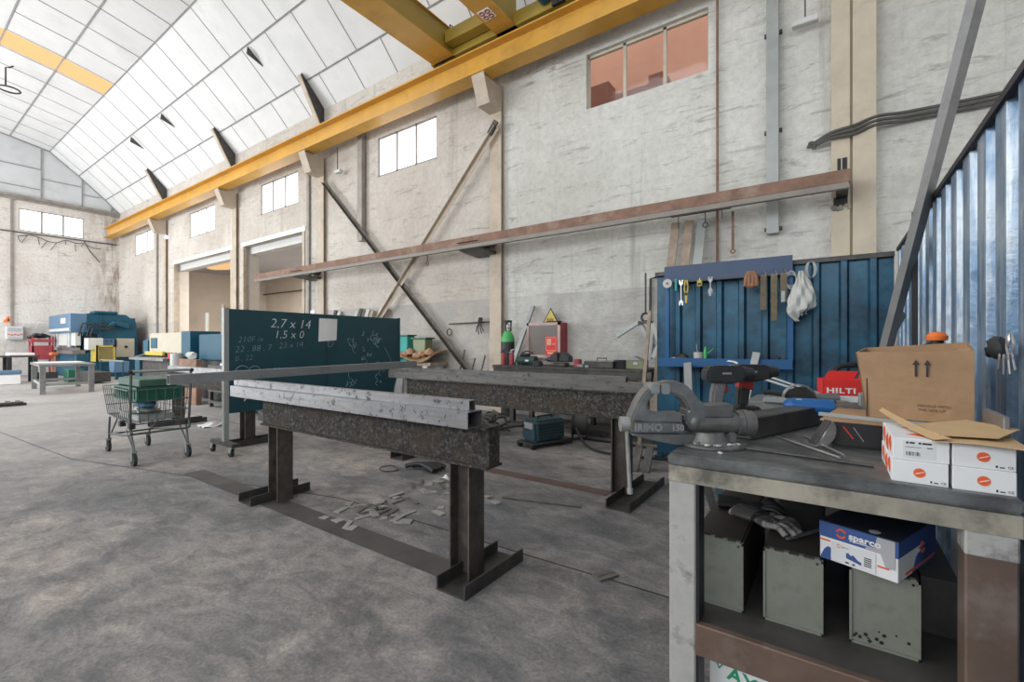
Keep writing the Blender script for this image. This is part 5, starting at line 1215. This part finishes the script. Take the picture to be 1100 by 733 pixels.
B().prism([(-.12, .016), (.115, .016), (0, .215)], 'xz', -.002, 0).build('face', 'yellowpaint', t, 0)
B().text('Rohr', .062, face_xz(-.073, -.003, .035), .0006, .1, bold=.0015).build('lettering', 'print_black', t, 0)
o = B().box(-3.72, -3.5, 6.25, 6.38, 1.5455, 1.57, .008); tag(o.build('black_tray', 'black'), 'small black tray on top of the red cabinet', 'tray')
# things on the wall bench
Z0 = .88
o = thing('green_compressor', 'dark green compressor tank lying on the wall bench by the red bottles', 'compressor', (-3.83, 5.85, Z0))
B().cyl((-.14, 0, .07), (.17, 0, .07), .07, n=20, bevel=.02).build('tank', mat('dark_green', (.02, .06, .05)), o)
B().box(-.1, .05, -.05, .05, .135, .18, .015).tube([(-.1, 0, .17), (0, 0, .215), (.12, 0, .18)], .01, 8).build('motor', 'black', o); B().box(.02, .08, -.076, -.068, .06, .085).build('label', 'white', o); B().box(-.1, -.05, -.05, .05, 0, .02).box(.08, .13, -.05, .05, 0, .02).build('foot', 'black', o)
o = thing('bench_vise', 'small dark bench vise on the wall bench under the red cabinet', 'vise', (-3.2, 5.8, Z0))
B().box(-.1, .1, -.07, .07, 0, .05, .01).cyl((-.22, 0, .1), (.14, 0, .1), .035, n=14).build('vise_base', 'dark_steel', o); B().prism([(-.15, .07), (-.02, .07), (-.03, .19), (-.08, .21), (-.15, .15)], 'xz', -.07, .07, .01).build('jaw', 'dark_steel', o); B().prism([(.0, .07), (.16, .07), (.16, .14), (.06, .21), (.02, .19)], 'xz', -.07, .07, .01).build('fixed_jaw', 'tool_dark', o); B().cyl((-.23, -.12, .11), (-.23, .12, .09), .009, n=8).build('handle', 'silver', o)
o = B().cyl((-2.92, 5.78, Z0), (-2.92, 5.78, Z0 + .11), .055, .05, 16, .01); tag(o.build('red_tin', 'red'), 'dark red round can on the wall bench', 'can')
o = thing('toolbox', 'dark metal toolbox on the wall bench, centre', 'toolbox', (-2.55, 5.78, Z0))
B().box(-.22, .2, -.12, .12, 0, .085, .006).build('case', 'dark_steel', o); B().box(-.22, .2, -.12, .12, .085, .095, .003).build('lid', 'greysteel', o); B().tube([(-.08, 0, .095), (-.08, 0, .13), (.06, 0, .13), (.06, 0, .095)], .007, 6, False).build('handle', 'black', o)
o = thing('olive_toolbox', 'olive green toolbox with folded lid at the right of the wall bench', 'toolbox', (-2.05, 5.78, Z0))
B().box(-.13, .1, -.1, .1, 0, .115, .005).build('case', 'olive', o); B().prism([(-.13, .115), (.06, .115), (-.04, .165)], 'xz', -.1, .1).build('lid', 'galv', o, 0); B().box(-.03, .02, -.105, -.1, .06, .09).build('clasp', 'silver', o)
o = thing('hose_coil', 'dark coiled cable beside the olive toolbox on the wall bench', 'cable', (-2.28, 5.8, Z0))
b = B()
for k in range(4): b.tube([((.13 - .01 * k) * math.cos(a * math.pi / 6), (.1 - .008 * k) * math.sin(a * math.pi / 6), .018 + .026 * k) for a in range(12)], .014, 6, True, True)
b.build('coil', 'black', o); B().ball((.02, -.03, .03), .03, (1.6, 1, .8)).build('plug', 'silver', o)
for k, (x_, w_, h_, m_, lb) in enumerate(((-2.85, .1, .05, 'greysteel', 'grey steel part beside the dark red can'), (-2.42, .14, .06, 'dark_steel', 'dark steel block between toolbox and coiled cable'), (-3.55, .12, .08, 'tool_dark', 'black machine part left of the small vise'), (-2.72, .06, .04, 'galv', 'small pale part on the wall bench by the toolbox'))):
    o = B().prism([(-w_ / 2, 0), (w_ / 2, 0), (w_ / 2, h_ * .6), (w_ * .2, h_), (-w_ / 2, h_ * .8)], 'xz', -.06, .06, .006, X=Matrix.Translation((x_, 5.76 - .02 * k, Z0))); tag(o.build('machine_part', m_), lb, 'part')
# under the bench
for k, (x_, y_, w_, d_, h_, m_, lb) in enumerate(((-3.05, 5.72, .3, .25, .34, 'card', 'brown carton under the wall bench behind the cable coil'), (-2.55, 5.85, .35, .3, .25, 'black', 'black crate under the wall bench'), (-3.7, 5.85, .3, .3, .4, 'dark_steel', 'dark steel crate under the left of the wall bench'), (-2.1, 5.85, .25, .3, .3, 'rust', 'rusty box under the right of the wall bench'))):
    o = B().box(x_ - w_ / 2, x_ + w_ / 2, y_ - d_ / 2, y_ + d_ / 2, .231, .231 + h_, .008); tag(o.build('storage_box', m_), lb, 'box')
for k, (y_, lb) in enumerate(((5.45, 'nearest'), (5.52, 'middle'), (5.585, 'farthest'))):
    o = B().rhs((-4.0, y_, .03), (-1.6, y_ + .02, .03), .05, .055, .005); tag(o.build('floor_tube', 'tube_dark', smooth=0), f'{lb} of three steel tubes lying on the floor along the wall bench', 'steel tube', 'tubes on the floor')
# hanging clamp
t = thing('lifting_clamp', 'folded grey lifting clamp hung from a ring on the wall', 'clamp', (-2.03, 6.0, 1.5))
B().cyl((0, 0, .12), (0, 0, .65), .012, n=8).build('rod', 'dark_steel', t); b = B().tube([(.055 * math.cos(a * math.pi / 6), 0, .06 + .055 * math.sin(a * math.pi / 6)) for a in range(12)], .016, 8, True, True); b.build('ring', 'dark_steel', t)
b = B().prism([(-.1, -.02), (.11, -.02), (.1, .01), (-.09, .01)], 'xz', -.04, .04, .004)
b.build('head', 'dark_steel', t, 0)
for p, q, m_ in (((-.09, 0, -.0), (-.40, -.02, -.19), 'galv'), ((-.08, .02, -.03), (.1, .03, -.36), 'galv'), ((.10, -.02, -.01), (.20, -.02, -.30), 'plastic'), ((.10, 0, -.01), (.05, .0, -.5), 'galv'), ((.2, 0, -.28), (.1, 0, -.48), 'plastic')):
    B().section(p, q, [(-.035, -.006), (.035, -.006), (.02, .006), (-.035, .006)], up=(0, -1, .2)).build('arm', m_, t, 0)
o = B().cyl((-5.95, 6.40, 1.585), (-4.95, 6.40, 1.60), .012, n=8); tag(o.build('wall_rod', 'dark_steel'), 'thin dark rod along the wall between brace and column', 'rod')
b = B().ball((-5.15, 6.36, 1.62), .05, (.9, .7, 1.4), 2, .25)
for a in (-.06, -.02, .03, .07): b.tube([(-5.15 + a * .4, 6.34, 1.58), (-5.15 + a, 6.32, 1.48), (-5.14 + a * 1.3, 6.33, 1.36 + abs(a))], .010, 6)
tag(b.build('dark_tool', 'black'), 'black claw-like tool hung on the wall rod', 'tool')
o = B()
for k in range(2): o.tube([(-5.92 + .06 * math.cos(a * math.pi / 6), 6.38 - .01 * k, 1.43 + .06 * math.sin(a * math.pi / 6)) for a in range(12)], .008, 6, True, True)
tag(o.build('wire_loop', 'dark_steel'), 'wire loop hung on the wall beside the brace', 'wire')
for k, (x_, h_, lb) in enumerate(((-5.6, 1.1, 'leftmost'), (-5.35, .95, 'middle'), (-5.12, 1.0, 'rightmost'))):
    o = B().cyl((x_ - .04, 6.1, 0), (x_ + .06, 6.38, h_), .014, n=8); tag(o.build('leaning_rod', 'dark_steel'), f'{lb} of three dark rods leaning on the wall by the column', 'rod', 'rods by the column')
# welding machine
t = thing('welding_machine', 'dark blue-grey welding machine on small wheels on the floor', 'welder', (-2.80, 4.66, 0), -18)
B().box(-.14, .14, -.24, .22, .07, .32, .03, 3).build('case', 'welder', t, 40); B().box(-.15, .15, -.30, .34, .045, .07, .005).build('base_plate', 'tool_dark', t, 40)
for x_ in (-.12, .12):
    for y_ in (-.27, .3): B().cyl((x_ - .02, y_, .035), (x_ + .02, y_, .035), .035, n=14, bevel=.005).build('wheel', 'rubber', t)
B().box(-.08, .08, -.246, -.239, .22, .29).build('front_panel', 'print_grey', t, 0); B().tube([(0, -.1, .315), (0, -.1, .35), (0, .12, .35), (0, .12, .315)], .01, 8, False).build('handle', 'black', t)
b = B()
for k in range(5): b.box(.141, .145, -.2 + .0 * k, .18, .12 + .035 * k, .13 + .035 * k)
b.build('vent', 'black', t, 0)
t = thing('cable_drum', 'round black cable drum beside the welding machine', 'cable drum', (-2.60, 5.20, 0), 25)
for x_ in (-.10, .08): B().cyl((x_, 0, .22), (x_ + .02, 0, .22), .215, n=30).build('flange', 'tool_dark', t)
B().cyl((-.08, 0, .22), (.08, 0, .22), .16, n=24).build('cable_winding', 'cable', t); B().cyl((.10, 0, .22), (.13, 0, .22), .05, n=14).build('hub', 'galv', t)
for k, (pts, lb) in enumerate((([(-2.5, 4.9, .2), (-2.3, 4.75, .05), (-2.0, 4.65, .014), (-1.4, 4.75, .014), (-.9, 5.0, .014)], 'black hose running right from the cable drum'), ([(-2.95, 4.45, .25), (-3.2, 4.2, .2), (-3.4, 3.9, .05), (-3.6, 3.75, .014)], 'black cable from the welding machine towards the front trestle'), ([(-2.6, 5.2, .014), (-2.1, 5.2, .014), (-1.5, 5.15, .014), (-.9, 5.25, .014)], 'black cable along the floor behind the welding machine'))):
    tag(B().tube(pts, .014, 8).build('floor_cable', 'rubber'), lb, 'cable')
b = B(); r_ = random.Random(2)
for k in range(9): b.tube([(-3.75 + r_.uniform(-.25, .25), 4.75 + r_.uniform(-.25, .25), r_.uniform(.02, .3)) for _ in range(5)], .014, 6)
tag(b.build('cable_tangle', 'cable'), 'grey tangle of cables left of the welding machine', 'cable')
# stand with cardboard by the wall
t = thing('work_stand', 'pale work stand against the wall, holding cardboard and tubs', 'stand', (-6.75, 6.15, 0))
B().box(-.75, .75, -.2, .25, .80, .86).build('top', 'wood', t, 0)
for x_ in (-.6, .6):
    for y_ in (-.15, .2): B().box(x_ - .06, x_ + .06, y_ - .04, y_ + .04, 0, .8).build('leg', 'plastic', t, 0)
o = B().sheet(lambda u, v: Vector((-7.15 + 1.15 * u, 5.9 + .5 * v, .875 + .16 * math.sin(u * 6 + v * 2) * (1 - v) * .5 + .12 * v + .1 * u)), 14, 6, .02)
tag(o.build('cardboard_sheet', 'card', smooth=0), 'crumpled brown cardboard heaped on the work stand', 'cardboard')
b = B(); 
for k in range(6): b.ball((-6.9 + .16 * k, 6.0 + .03 * (k % 2), .99 + .03 * (k % 3)), .1, (1.1, .8, .7), 1, .25)
tag(b.build('leather_apron', mat('tan_leather', (.42, .24, .15), .8), smooth=0), 'tan bundle of leather on the cardboard', 'bundle')
for x_, z_, w_, h_, m_, lb in ((-7.35, 1.02, .28, .12, 'tool_dark', 'dark tub with a yellow base at the left of the work stand'), (-6.85, 1.12, .26, .24, 'teal', 'teal tub with a dark lid on the cardboard heap'), (-6.4, 1.14, .34, .16, 'olive', 'olive crate at the right of the cardboard heap')):
    t = thing('storage_tub', lb, 'tub', (x_, 6.15, z_), 0, 'tubs on the work stand')
    B().prism([(-w_ * .45, -.26), (w_ * .45, -.26), (w_ * .5, h_), (-w_ * .5, h_)], 'xz', -.1, .1, .01).build('tub', m_, t, 0)
    if m_ == 'tool_dark': B().box(-w_ * .46, w_ * .46, -.102, .102, -.05, .0).build('base_band', 'yellowpaint', t, 0)
    else: B().box(-w_ * .6, w_ * .6, -.12, .12, h_, h_ + .025).build('lid', 'green', t, 0)
# planks seen above the chalkboard
for k, (x_, m_, lb) in enumerate(((-9.55, 'dark_steel', 'leftmost dark'), (-9.4, 'plastic', 'white'), (-8.75, 'plastic', 'second white'), (-8.6, 'dark_steel', 'second dark'), (-8.35, 'plastic', 'third white'), (-8.2, 'wood', 'brown'), (-7.9, 'plastic', 'fourth white'), (-7.75, 'wood', 'rightmost brown'))):
    o = B().section((x_ - .25, 5.9, 0), (x_, 6.4, 2.0 - .03 * (k % 3)), [(-.05, -.015), (.05, -.015), (.05, .015), (-.05, .015)], up=(0, -1, .2)); tag(o.build('leaning_strip', m_, smooth=0), f'{lb} strip of those leaning on the wall behind the chalkboard', 'strip', 'strips behind the chalkboard')
o = B().box(-10.75, -10.5, D - .02, D, 1.75, 2.05); tag(o.build('notice', 'white', smooth=0), 'white notice on the wall beside the right doorway', 'notice')
# ---------------------------------------------------------------- press brake
t = thing('press_brake', 'big blue press brake machine in the far corner', 'press brake', (-22, 4.2, 0))
# side plates (C-shape, open towards -Y), local y from 0
def plate(x0, x1):
    return B().prism([(.45, 0), (1.88, 0), (1.92, 1.1), (1.86, 2.05), (1.55, 2.32), (.49, 2.32), (.40, 2.30), (.40, 1.62), (.75, 1.55), (.75, .95), (.45, .9)], 'yz', x0, x1, .01)
plate(-.06, 0).build('side_plate', 'blue', t, 0); plate(-3.0, -2.94).build('side_plate', 'blue', t, 0)
B().box(-3.1, .02, -.02, .45, 1.62, 2.3, .02).build('ram', 'blue_lt', t, 0)
B().box(-3.05, -.0, .12, .28, 1.15, 1.62, .01).build('upper_tool', 'white_met', t, 0)
B().box(-3.05, 0, .15, .45, 0, .85, .01).build('bed', 'blue', t, 0)
B().box(-3.05, 0.0, .05, .4, .85, .98).box(-3.0, 0, .2, .26, .98, 1.08).build('lower_tool', 'greysteel', t, 0)
B().box(-2.94, -.06, .8, 1.8, .0, 1.0).box(-2.9, -.06, .9, 1.85, 1.0, 2.2).build('body', 'blue', t, 0)
B().box(.0, .12, 1.26, 1.78, .72, 1.42, .01).build('electrical_cabinet', 'cream', t, 0)
B().cyl((.12, 1.52, 1.1), (.15, 1.52, 1.1), .05, n=12).build('cabinet_knob', 'black', t)
B().box(.0, .15, .82, 1.18, 1.14, 1.4, .01).build('control_box', 'blue_lt', t, 0)
for y_ in (.95, 1.08): B().cyl((.15, y_, 1.33), (.17, y_, 1.33), .025, n=10).build('button', 'black', t)
B().box(.3, .75, .3, .72, 1.0, 1.42, .015).build('control_pendant', 'white_met', t, 0)
g_ = B()
for (a, c_, e, f_) in ((.5, 1.02, .58, .64), (.5, 1.02, 1.10, 1.16), (.5, .56, .58, 1.16), (.96, 1.02, .58, 1.16)): g_.box(.84, .9, a, c_, e, f_)
g_.box(.2, .9, .5, .54, .58, 1.16).build('yellow_guard', 'yellowpaint', t, 0)
B().box(.80, .84, .54, .98, .62, 1.12).build('guard_panel', mat('guard_mesh_yellow', (.33, .27, .06), .6, 0, .35, 30), t, 0)
b = B()
for k in range(5): b.box(.9, .905, .54, .98, .64 + .1 * k, .66 + .1 * k)
b.build('guard_mesh', 'angle', t, 0)
B().cyl((.08, 1.2, 2.0), (.08, 1.6, 1.85), .1, n=16).cyl((.1, .95, 1.8), (.1, 1.2, 2.0), .09, n=16).build('hydraulic_motor', 'blue', t)
for k in range(4): B().tube([(.1, .2 + .1 * k, 1.5), (.25, .3 + .12 * k, 1.95), (.25, .7 + .1 * k, 1.75), (.1, 1.0 + .08 * k, 2.0)], .028, 6).build('hydraulic_hose', 'tool_dark' if k != 1 else 'blue', t)
B().box(-.4, .1, .6, 1.3, 2.32, 2.42, .03).build('top_tank', 'blue', t)
B().box(-.02, .03, .78, .84, .0, 2.3).box(-.02, .03, 1.22, 1.25, .0, .7).build('rib', 'blue', t, 0)
for y_ in (.3, 1.6): B().box(-.5, .04, y_, y_ + .2, .0, .11).build('foot', 'tool_dark', t, 0)
for x_ in (-.6, -2.4): B().cyl((x_, .12, 1.62), (x_, .12, 1.1), .09, n=14).build('ram_cylinder', 'galv', t)
B().box(-3.0, -.02, -.035, -.02, 1.68, 1.78).box(-1.2, -.5, -.035, -.02, 1.95, 2.15).build('nameplate', 'white_met', t, 0)
t = thing('blue_barrier', 'light blue frame and trough right of the press brake', 'barrier', (-19.8, 5.0, 0))
B().prism([(-.25, .25), (.2, .25), (.28, .62), (-.32, .62)], 'xz', -.2, .2, .01).build('trough', 'blue_lt', t, 0); B().box(-1.2, 1.3, -.24, -.21, .64, .68).build('rail', 'galv', t, 0)
for x_ in (-1.15, 1.2): B().box(x_, x_ + .05, -.24, -.2, 0, .64).build('post', 'blue', t, 0)
B().box(-.1, .05, -.1, .1, 0, .25).build('foot', 'blue', t, 0)
# guillotine shear
t = thing('guillotine_shear', 'long guillotine shear with cream front and blue ends by the doorways', 'shear', (-12.3, 4.3, 0))
B().box(-2.1, 0, -.06, .3, .98, 1.48, .02).build('front_cover', 'cream', t, 0); B().box(-1.95, -1.55, -.075, -.06, 1.1, 1.36).build('window_panel', 'blue', t, 0)
B().prism([(-.25, .0), (.55, 0), (.55, 1.5), (-.08, 1.5), (-.08, .95), (-.25, .9)], 'yz', 0, .5, .01).build('side_frame', 'blue', t, 0)
B().prism([(-.25, .0), (.55, 0), (.55, 1.44), (-.08, 1.3), (-.08, .95), (-.25, .9)], 'yz', -2.5, -2.15, .01).build('side_frame', 'blue', t, 0)
B().box(-2.15, 0, -.2, .6, .0, .82, .02).build('bed', 'dark_steel', t, 0); B().box(-2.2, 0.05, -.45, .3, .82, .88).build('table', 'greysteel', t, 0)
b = B()
for k in range(9): b.cyl((-2.05 + k * .24, -.02, .88), (-2.05 + k * .24, -.02, 1.0), .05, n=10)
b.build('hold_down', 'dark_steel', t); B().box(-2.2, -1.0, -.13, -.07, .92, 1.02, .01).build('finger_guard', 'yellowpaint', t, 0)
B().box(.75, 2.4, 0, .5, .85, 1.42, .02).build('rear_body', 'blue', t, 0); B().box(.55, .75, .1, .4, 0, 1.4).build('pipe_column', 'tool_dark', t, 0); B().box(.6, 2.3, .05, .45, .0, .85).build('rear_base', 'dark_steel', t, 0)
o = B().box(-11.1, -10.2, 3.75, 3.85, .0, .9, .01); tag(o.build('brown_sheet', 'rust', smooth=0), 'brown steel panel in front of the shear', 'panel')
o = B().cyl((-11.6, 3.9, 0), (-11.6, 3.9, 1.0), .12, n=18); tag(o.build('drum', 'plastic'), 'pale drum beside the shear', 'drum')
o = B().cyl((-12.1, 3.95, .881), (-12.1, 3.95, 1.0), .05, n=12); tag(o.build('red_can', 'redbright'), 'red can on the shear table beside the pale drum', 'can')
o = B().ball((-10.55, 3.8, .97), .14, (1.5, .6, .55), 2, .2); tag(o.build('rag_pile', 'plastic'), 'pale rag draped over the brown sheet in front of the shear', 'rags')
t = thing('parts_rack', 'low dark rack with rails behind the wire trolley', 'rack', (-8.6, 4.1, 0))
for z_ in (.08, .3, .75): B().box(-1.2, 1.2, -.3, .3, z_, z_ + .05).build('rail', 'dark_steel', t, 0)
for x_ in (-1.15, 1.15):
    for y_ in (-.26, .26): B().box(x_ - .03, x_ + .03, y_ - .03, y_ + .03, 0, .75).build('leg', 'dark_steel', t, 0)
o = B().box(-8.4, -7.9, 3.95, 4.25, .351, .7, .01); tag(o.build('carton', 'card', smooth=0), 'brown carton on the low dark rack', 'box')
o = B().box(-9.5, -8.7, 3.9, 4.3, .351, .62, .01); tag(o.build('black_bin', 'black', smooth=0), 'black bin on the low dark rack', 'bin')
o = B().box(-9.4, -8.2, 3.85, 4.2, .801, .84); tag(o.build('white_sheet', 'white', smooth=0), 'white sheet lying on the low dark rack', 'sheet')
# grey table and the others
t = thing('steel_table', 'grey steel table standing alone in front of the press brake', 'table', (-16.45, 2.98, 0), -5)
B().box(-1.2, 1.2, -.5, .5, .66, .72, .005).build('top', 'greysteel', t, 0); B().box(-1.18, -.0, -.45, .45, .7201, .722).build('top_sheet', 'white', t, 0)
for x_ in (-1.12, 1.12):
    for y_ in (-.43, .43): B().box(x_ - .05, x_ + .05, y_ - .05, y_ + .05, 0, .66).build('leg', 'greysteel', t, 0)
for y_ in (-.43,): B().box(-1.1, 1.1, y_ - .02, y_ + .02, .2, .26).build('stretcher', 'galv', t, 0)
for x_ in (1.12, -1.12): B().box(x_ - .02, x_ + .02, -.43, .43, .2, .26).build('stretcher', 'galv', t, 0)
t = thing('side_table', 'black framed table with white papers at the left edge', 'table', (-20.8, 2.55, 0))
B().box(-.4, .4, -.9, .65, .80, .85).build('top', 'dark_steel', t, 0)
for x_ in (-.35, .35):
    for y_ in (-.8, 0, .55): B().box(x_ - .05, x_ + .05, y_ - .05, y_ + .05, 0, .8).build('leg', 'black', t, 0)
o = B().box(-21.1, -20.5, 2.55, 3.1, .851, .93, .01); tag(o.build('paper_stack', 'white', smooth=0), 'stack of white papers on the side table at the left edge', 'papers')
o = B().prism([(0, 0), (.4, 0), (.32, .3), (.02, .28)], 'xz', -.25, .25, X=Matrix.Translation((-21, 3.4, .0))); tag(o.build('black_bin', 'black', smooth=0), 'black bin on the floor beside the side table', 'bin')
t = thing('bucket', 'blue and white bucket on the floor under the side table', 'bucket', (-20.1, 2.50, 0))
B().box(-.18, .18, -.22, .22, 0, .30, .02).build('tub', 'white', t, 0); B().box(-.2, .2, -.24, .24, .30, .42, .02).build('lid', 'blue_lt', t, 0)
t = thing('tool_cart', 'dark red tool cart loaded with parts against the end wall', 'tool cart', (-24.6, 3.9, 0))
B().box(-.3, .3, -.30, .27, .62, 1.15, .01).build('cabinet', 'red', t, 0); B().box(-.32, .32, -.32, .30, 1.28, 1.4).build('upper_tray', 'red', t, 0)
for y_ in (-.3, .24): B().box(.24, .3, y_, y_ + .05, .1, 1.5).box(-.3, -.24, y_, y_ + .05, .1, 1.5).build('post', 'red', t, 0)
for y_ in (-.3, .28):
    for x_ in (-.25, .25): B().cyl((x_, y_ - .02, .07), (x_, y_ + .02, .07), .07, n=14).build('wheel', 'rubber', t)
b = B(); r_ = random.Random(4)
for k in range(16): b.ball((r_.uniform(-.25, .3), r_.uniform(-.3, .18), 1.42 + r_.uniform(0, .15)), r_.uniform(.05, .1), (1, 1.4, .7), 1, .3)
b.build('loose_part', 'black', t, 0)
for k in range(3): b = None
o = B().box(-20.2, -19.7, 3.7, 4.1, 0, .40, .02); tag(o.build('green_bin', 'green', smooth=0), 'green bin on the floor behind the grey table', 'bin')
o = B().box(-22.55, -22.25, 3.75, 3.95, .80, .92, .03).box(-22.42, -22.38, 3.83, 3.87, 0, .83); tag(o.build('orange_stand', mat('dull_orange', (.5, .13, .04)), smooth=0), 'small orange tool stand in front of the press brake', 'stand')
o = B().box(-19.6, -18.2, 3.9, 4.4, .05, .35, .02); tag(o.build('dark_crate', 'dark_steel', smooth=0), 'low dark crate behind the grey table', 'crate')
b = B()
for k in range(3): b.bar((-13.35, 1.5 + .14 * k, .06), (-12.9, 1.45 + .14 * k, .06), .07, .03)
for k in range(2): b.bar((-13.3 + .3 * k, 1.4, .025), (-13.3 + .3 * k, 1.85, .025), .06, .05)
tag(b.build('pallet', 'dark_steel', smooth=0), 'small dark slatted pallet on the floor at the left edge', 'pallet')
# inside the side room
for x_, h_, m_, lb in ((-18.7, 2.35, 'plastic', 'white board leaning in the left doorway'), (-17.4, 2.6, 'wood', 'wooden plank leaning in the left doorway')):
    o = B().box(x_ - .07, x_ + .07, 7.2, 7.26, 0, h_); tag(o.build('leaning_board', m_, smooth=0), lb, 'board')
o = B().box(-16.6, -15.6, 8.0, 8.1, 0, 2.0); tag(o.build('brown_board', 'bench_brown', smooth=0), 'brown board standing inside the left doorway', 'board')
o = B().box(-17.8, -16.2, AY - .05, AY, .0, 2.6); struct(o.build('door_3', mat('grey_door', (.36, .33, .31)), smooth=0), 'grey door in the back wall of the side room', 'door')
o = B().box(-16.25, -15.85, 11.86, 11.98, 2.05, 2.6); tag(o.build('switch_box', 'tool_dark', smooth=0), 'dark switch box on the side room wall above the chalkboard', 'switch box')
for k, (x_, lb) in enumerate(((-13.0, 'left'), (-12.7, 'right'))):
    o = B().box(x_ - .06, x_ + .06, 9.0, 9.06, 0, 2.0); tag(o.build('leaning_board', 'plastic', smooth=0), f'{lb} white board standing inside the right doorway', 'board', 'white boards in the right doorway')
# ---------------------------------------------------------------- camera, light
cam_d = bpy.data.cameras.new('camera'); cam = bpy.data.objects.new('camera', cam_d); COL.objects.link(cam)
cam.location = (0, 0, 1.2); cam.rotation_euler = (R(90), 0, R(35.05))
cam_d.sensor_width = 36; cam_d.lens = 489 / 1100 * 36; cam_d.shift_y = 3.5 / 1100; cam_d.clip_start = .05; cam_d.clip_end = 200
SC.camera = cam
w = bpy.data.worlds.new('sky'); SC.world = w; w.use_nodes = True
bg = w.node_tree.nodes['Background']; bg.inputs[0].default_value = (.93, .96, 1, 1); bg.inputs[1].default_value = 1.9
def area(name, loc, rot, sx, sy, power, col=(1, 1, 1)):
    d_ = bpy.data.lights.new(name, 'AREA'); d_.shape = 'RECTANGLE'; d_.size = sx; d_.size_y = sy; d_.energy = power; d_.color = col
    o = bpy.data.objects.new(name, d_); COL.objects.link(o); o.location = loc; o.rotation_euler = [R(a) for a in rot]
    return o
COOL = (.93, .97, 1)
area('daylight_side_gate', (-19.5, YS - .35, 2.8), (90, 0, 0), 8, 5.4, 1900, COOL)        # facing +Y
area('fill_side_mid', (-8.1, YS - .35, 4.8), (75, 0, 0), 9.6, 2.7, 600, COOL)  # fill added outside the unseen side wall, middle of the hall
area('fill_side_near', (1.4, YS - .35, 4.3), (75, 0, 0), 7.8, 3.6, 260, COOL)  # fill added outside the unseen side wall, bench end
area('fill_front', (XF + .35, -2.5, 2.6), (90, 0, 90), 6, 5, 160, COOL)        # fill added behind the camera, facing -X
area('fill_roof_rear', (-14.5, -2.6, 9.6), (0, 0, 0), 3, 3, 500, COOL)  # unseen lamp added above the roof to brighten the rear
area('fill_roof_front', (-4.5, -2.6, 9.6), (0, 0, 0), 3, 3, 200, COOL)  # unseen lamp added above the roof to brighten the bench end
area('side_room_rooflight', (-17, 9.3, 4.4), (0, 0, 0), 3, 1.2, 520, (1, .93, .84))
SC.view_settings.view_transform = 'Standard'; SC.view_settings.look = 'None'; SC.view_settings.gamma = 1; SC.view_settings.exposure = -0.35
SC.view_settings.use_curve_mapping = False
SC.cycles.use_denoising = True; SC.cycles.max_bounces = 8; SC.cycles.diffuse_bounces = 5; SC.cycles.sample_clamp_indirect = 6
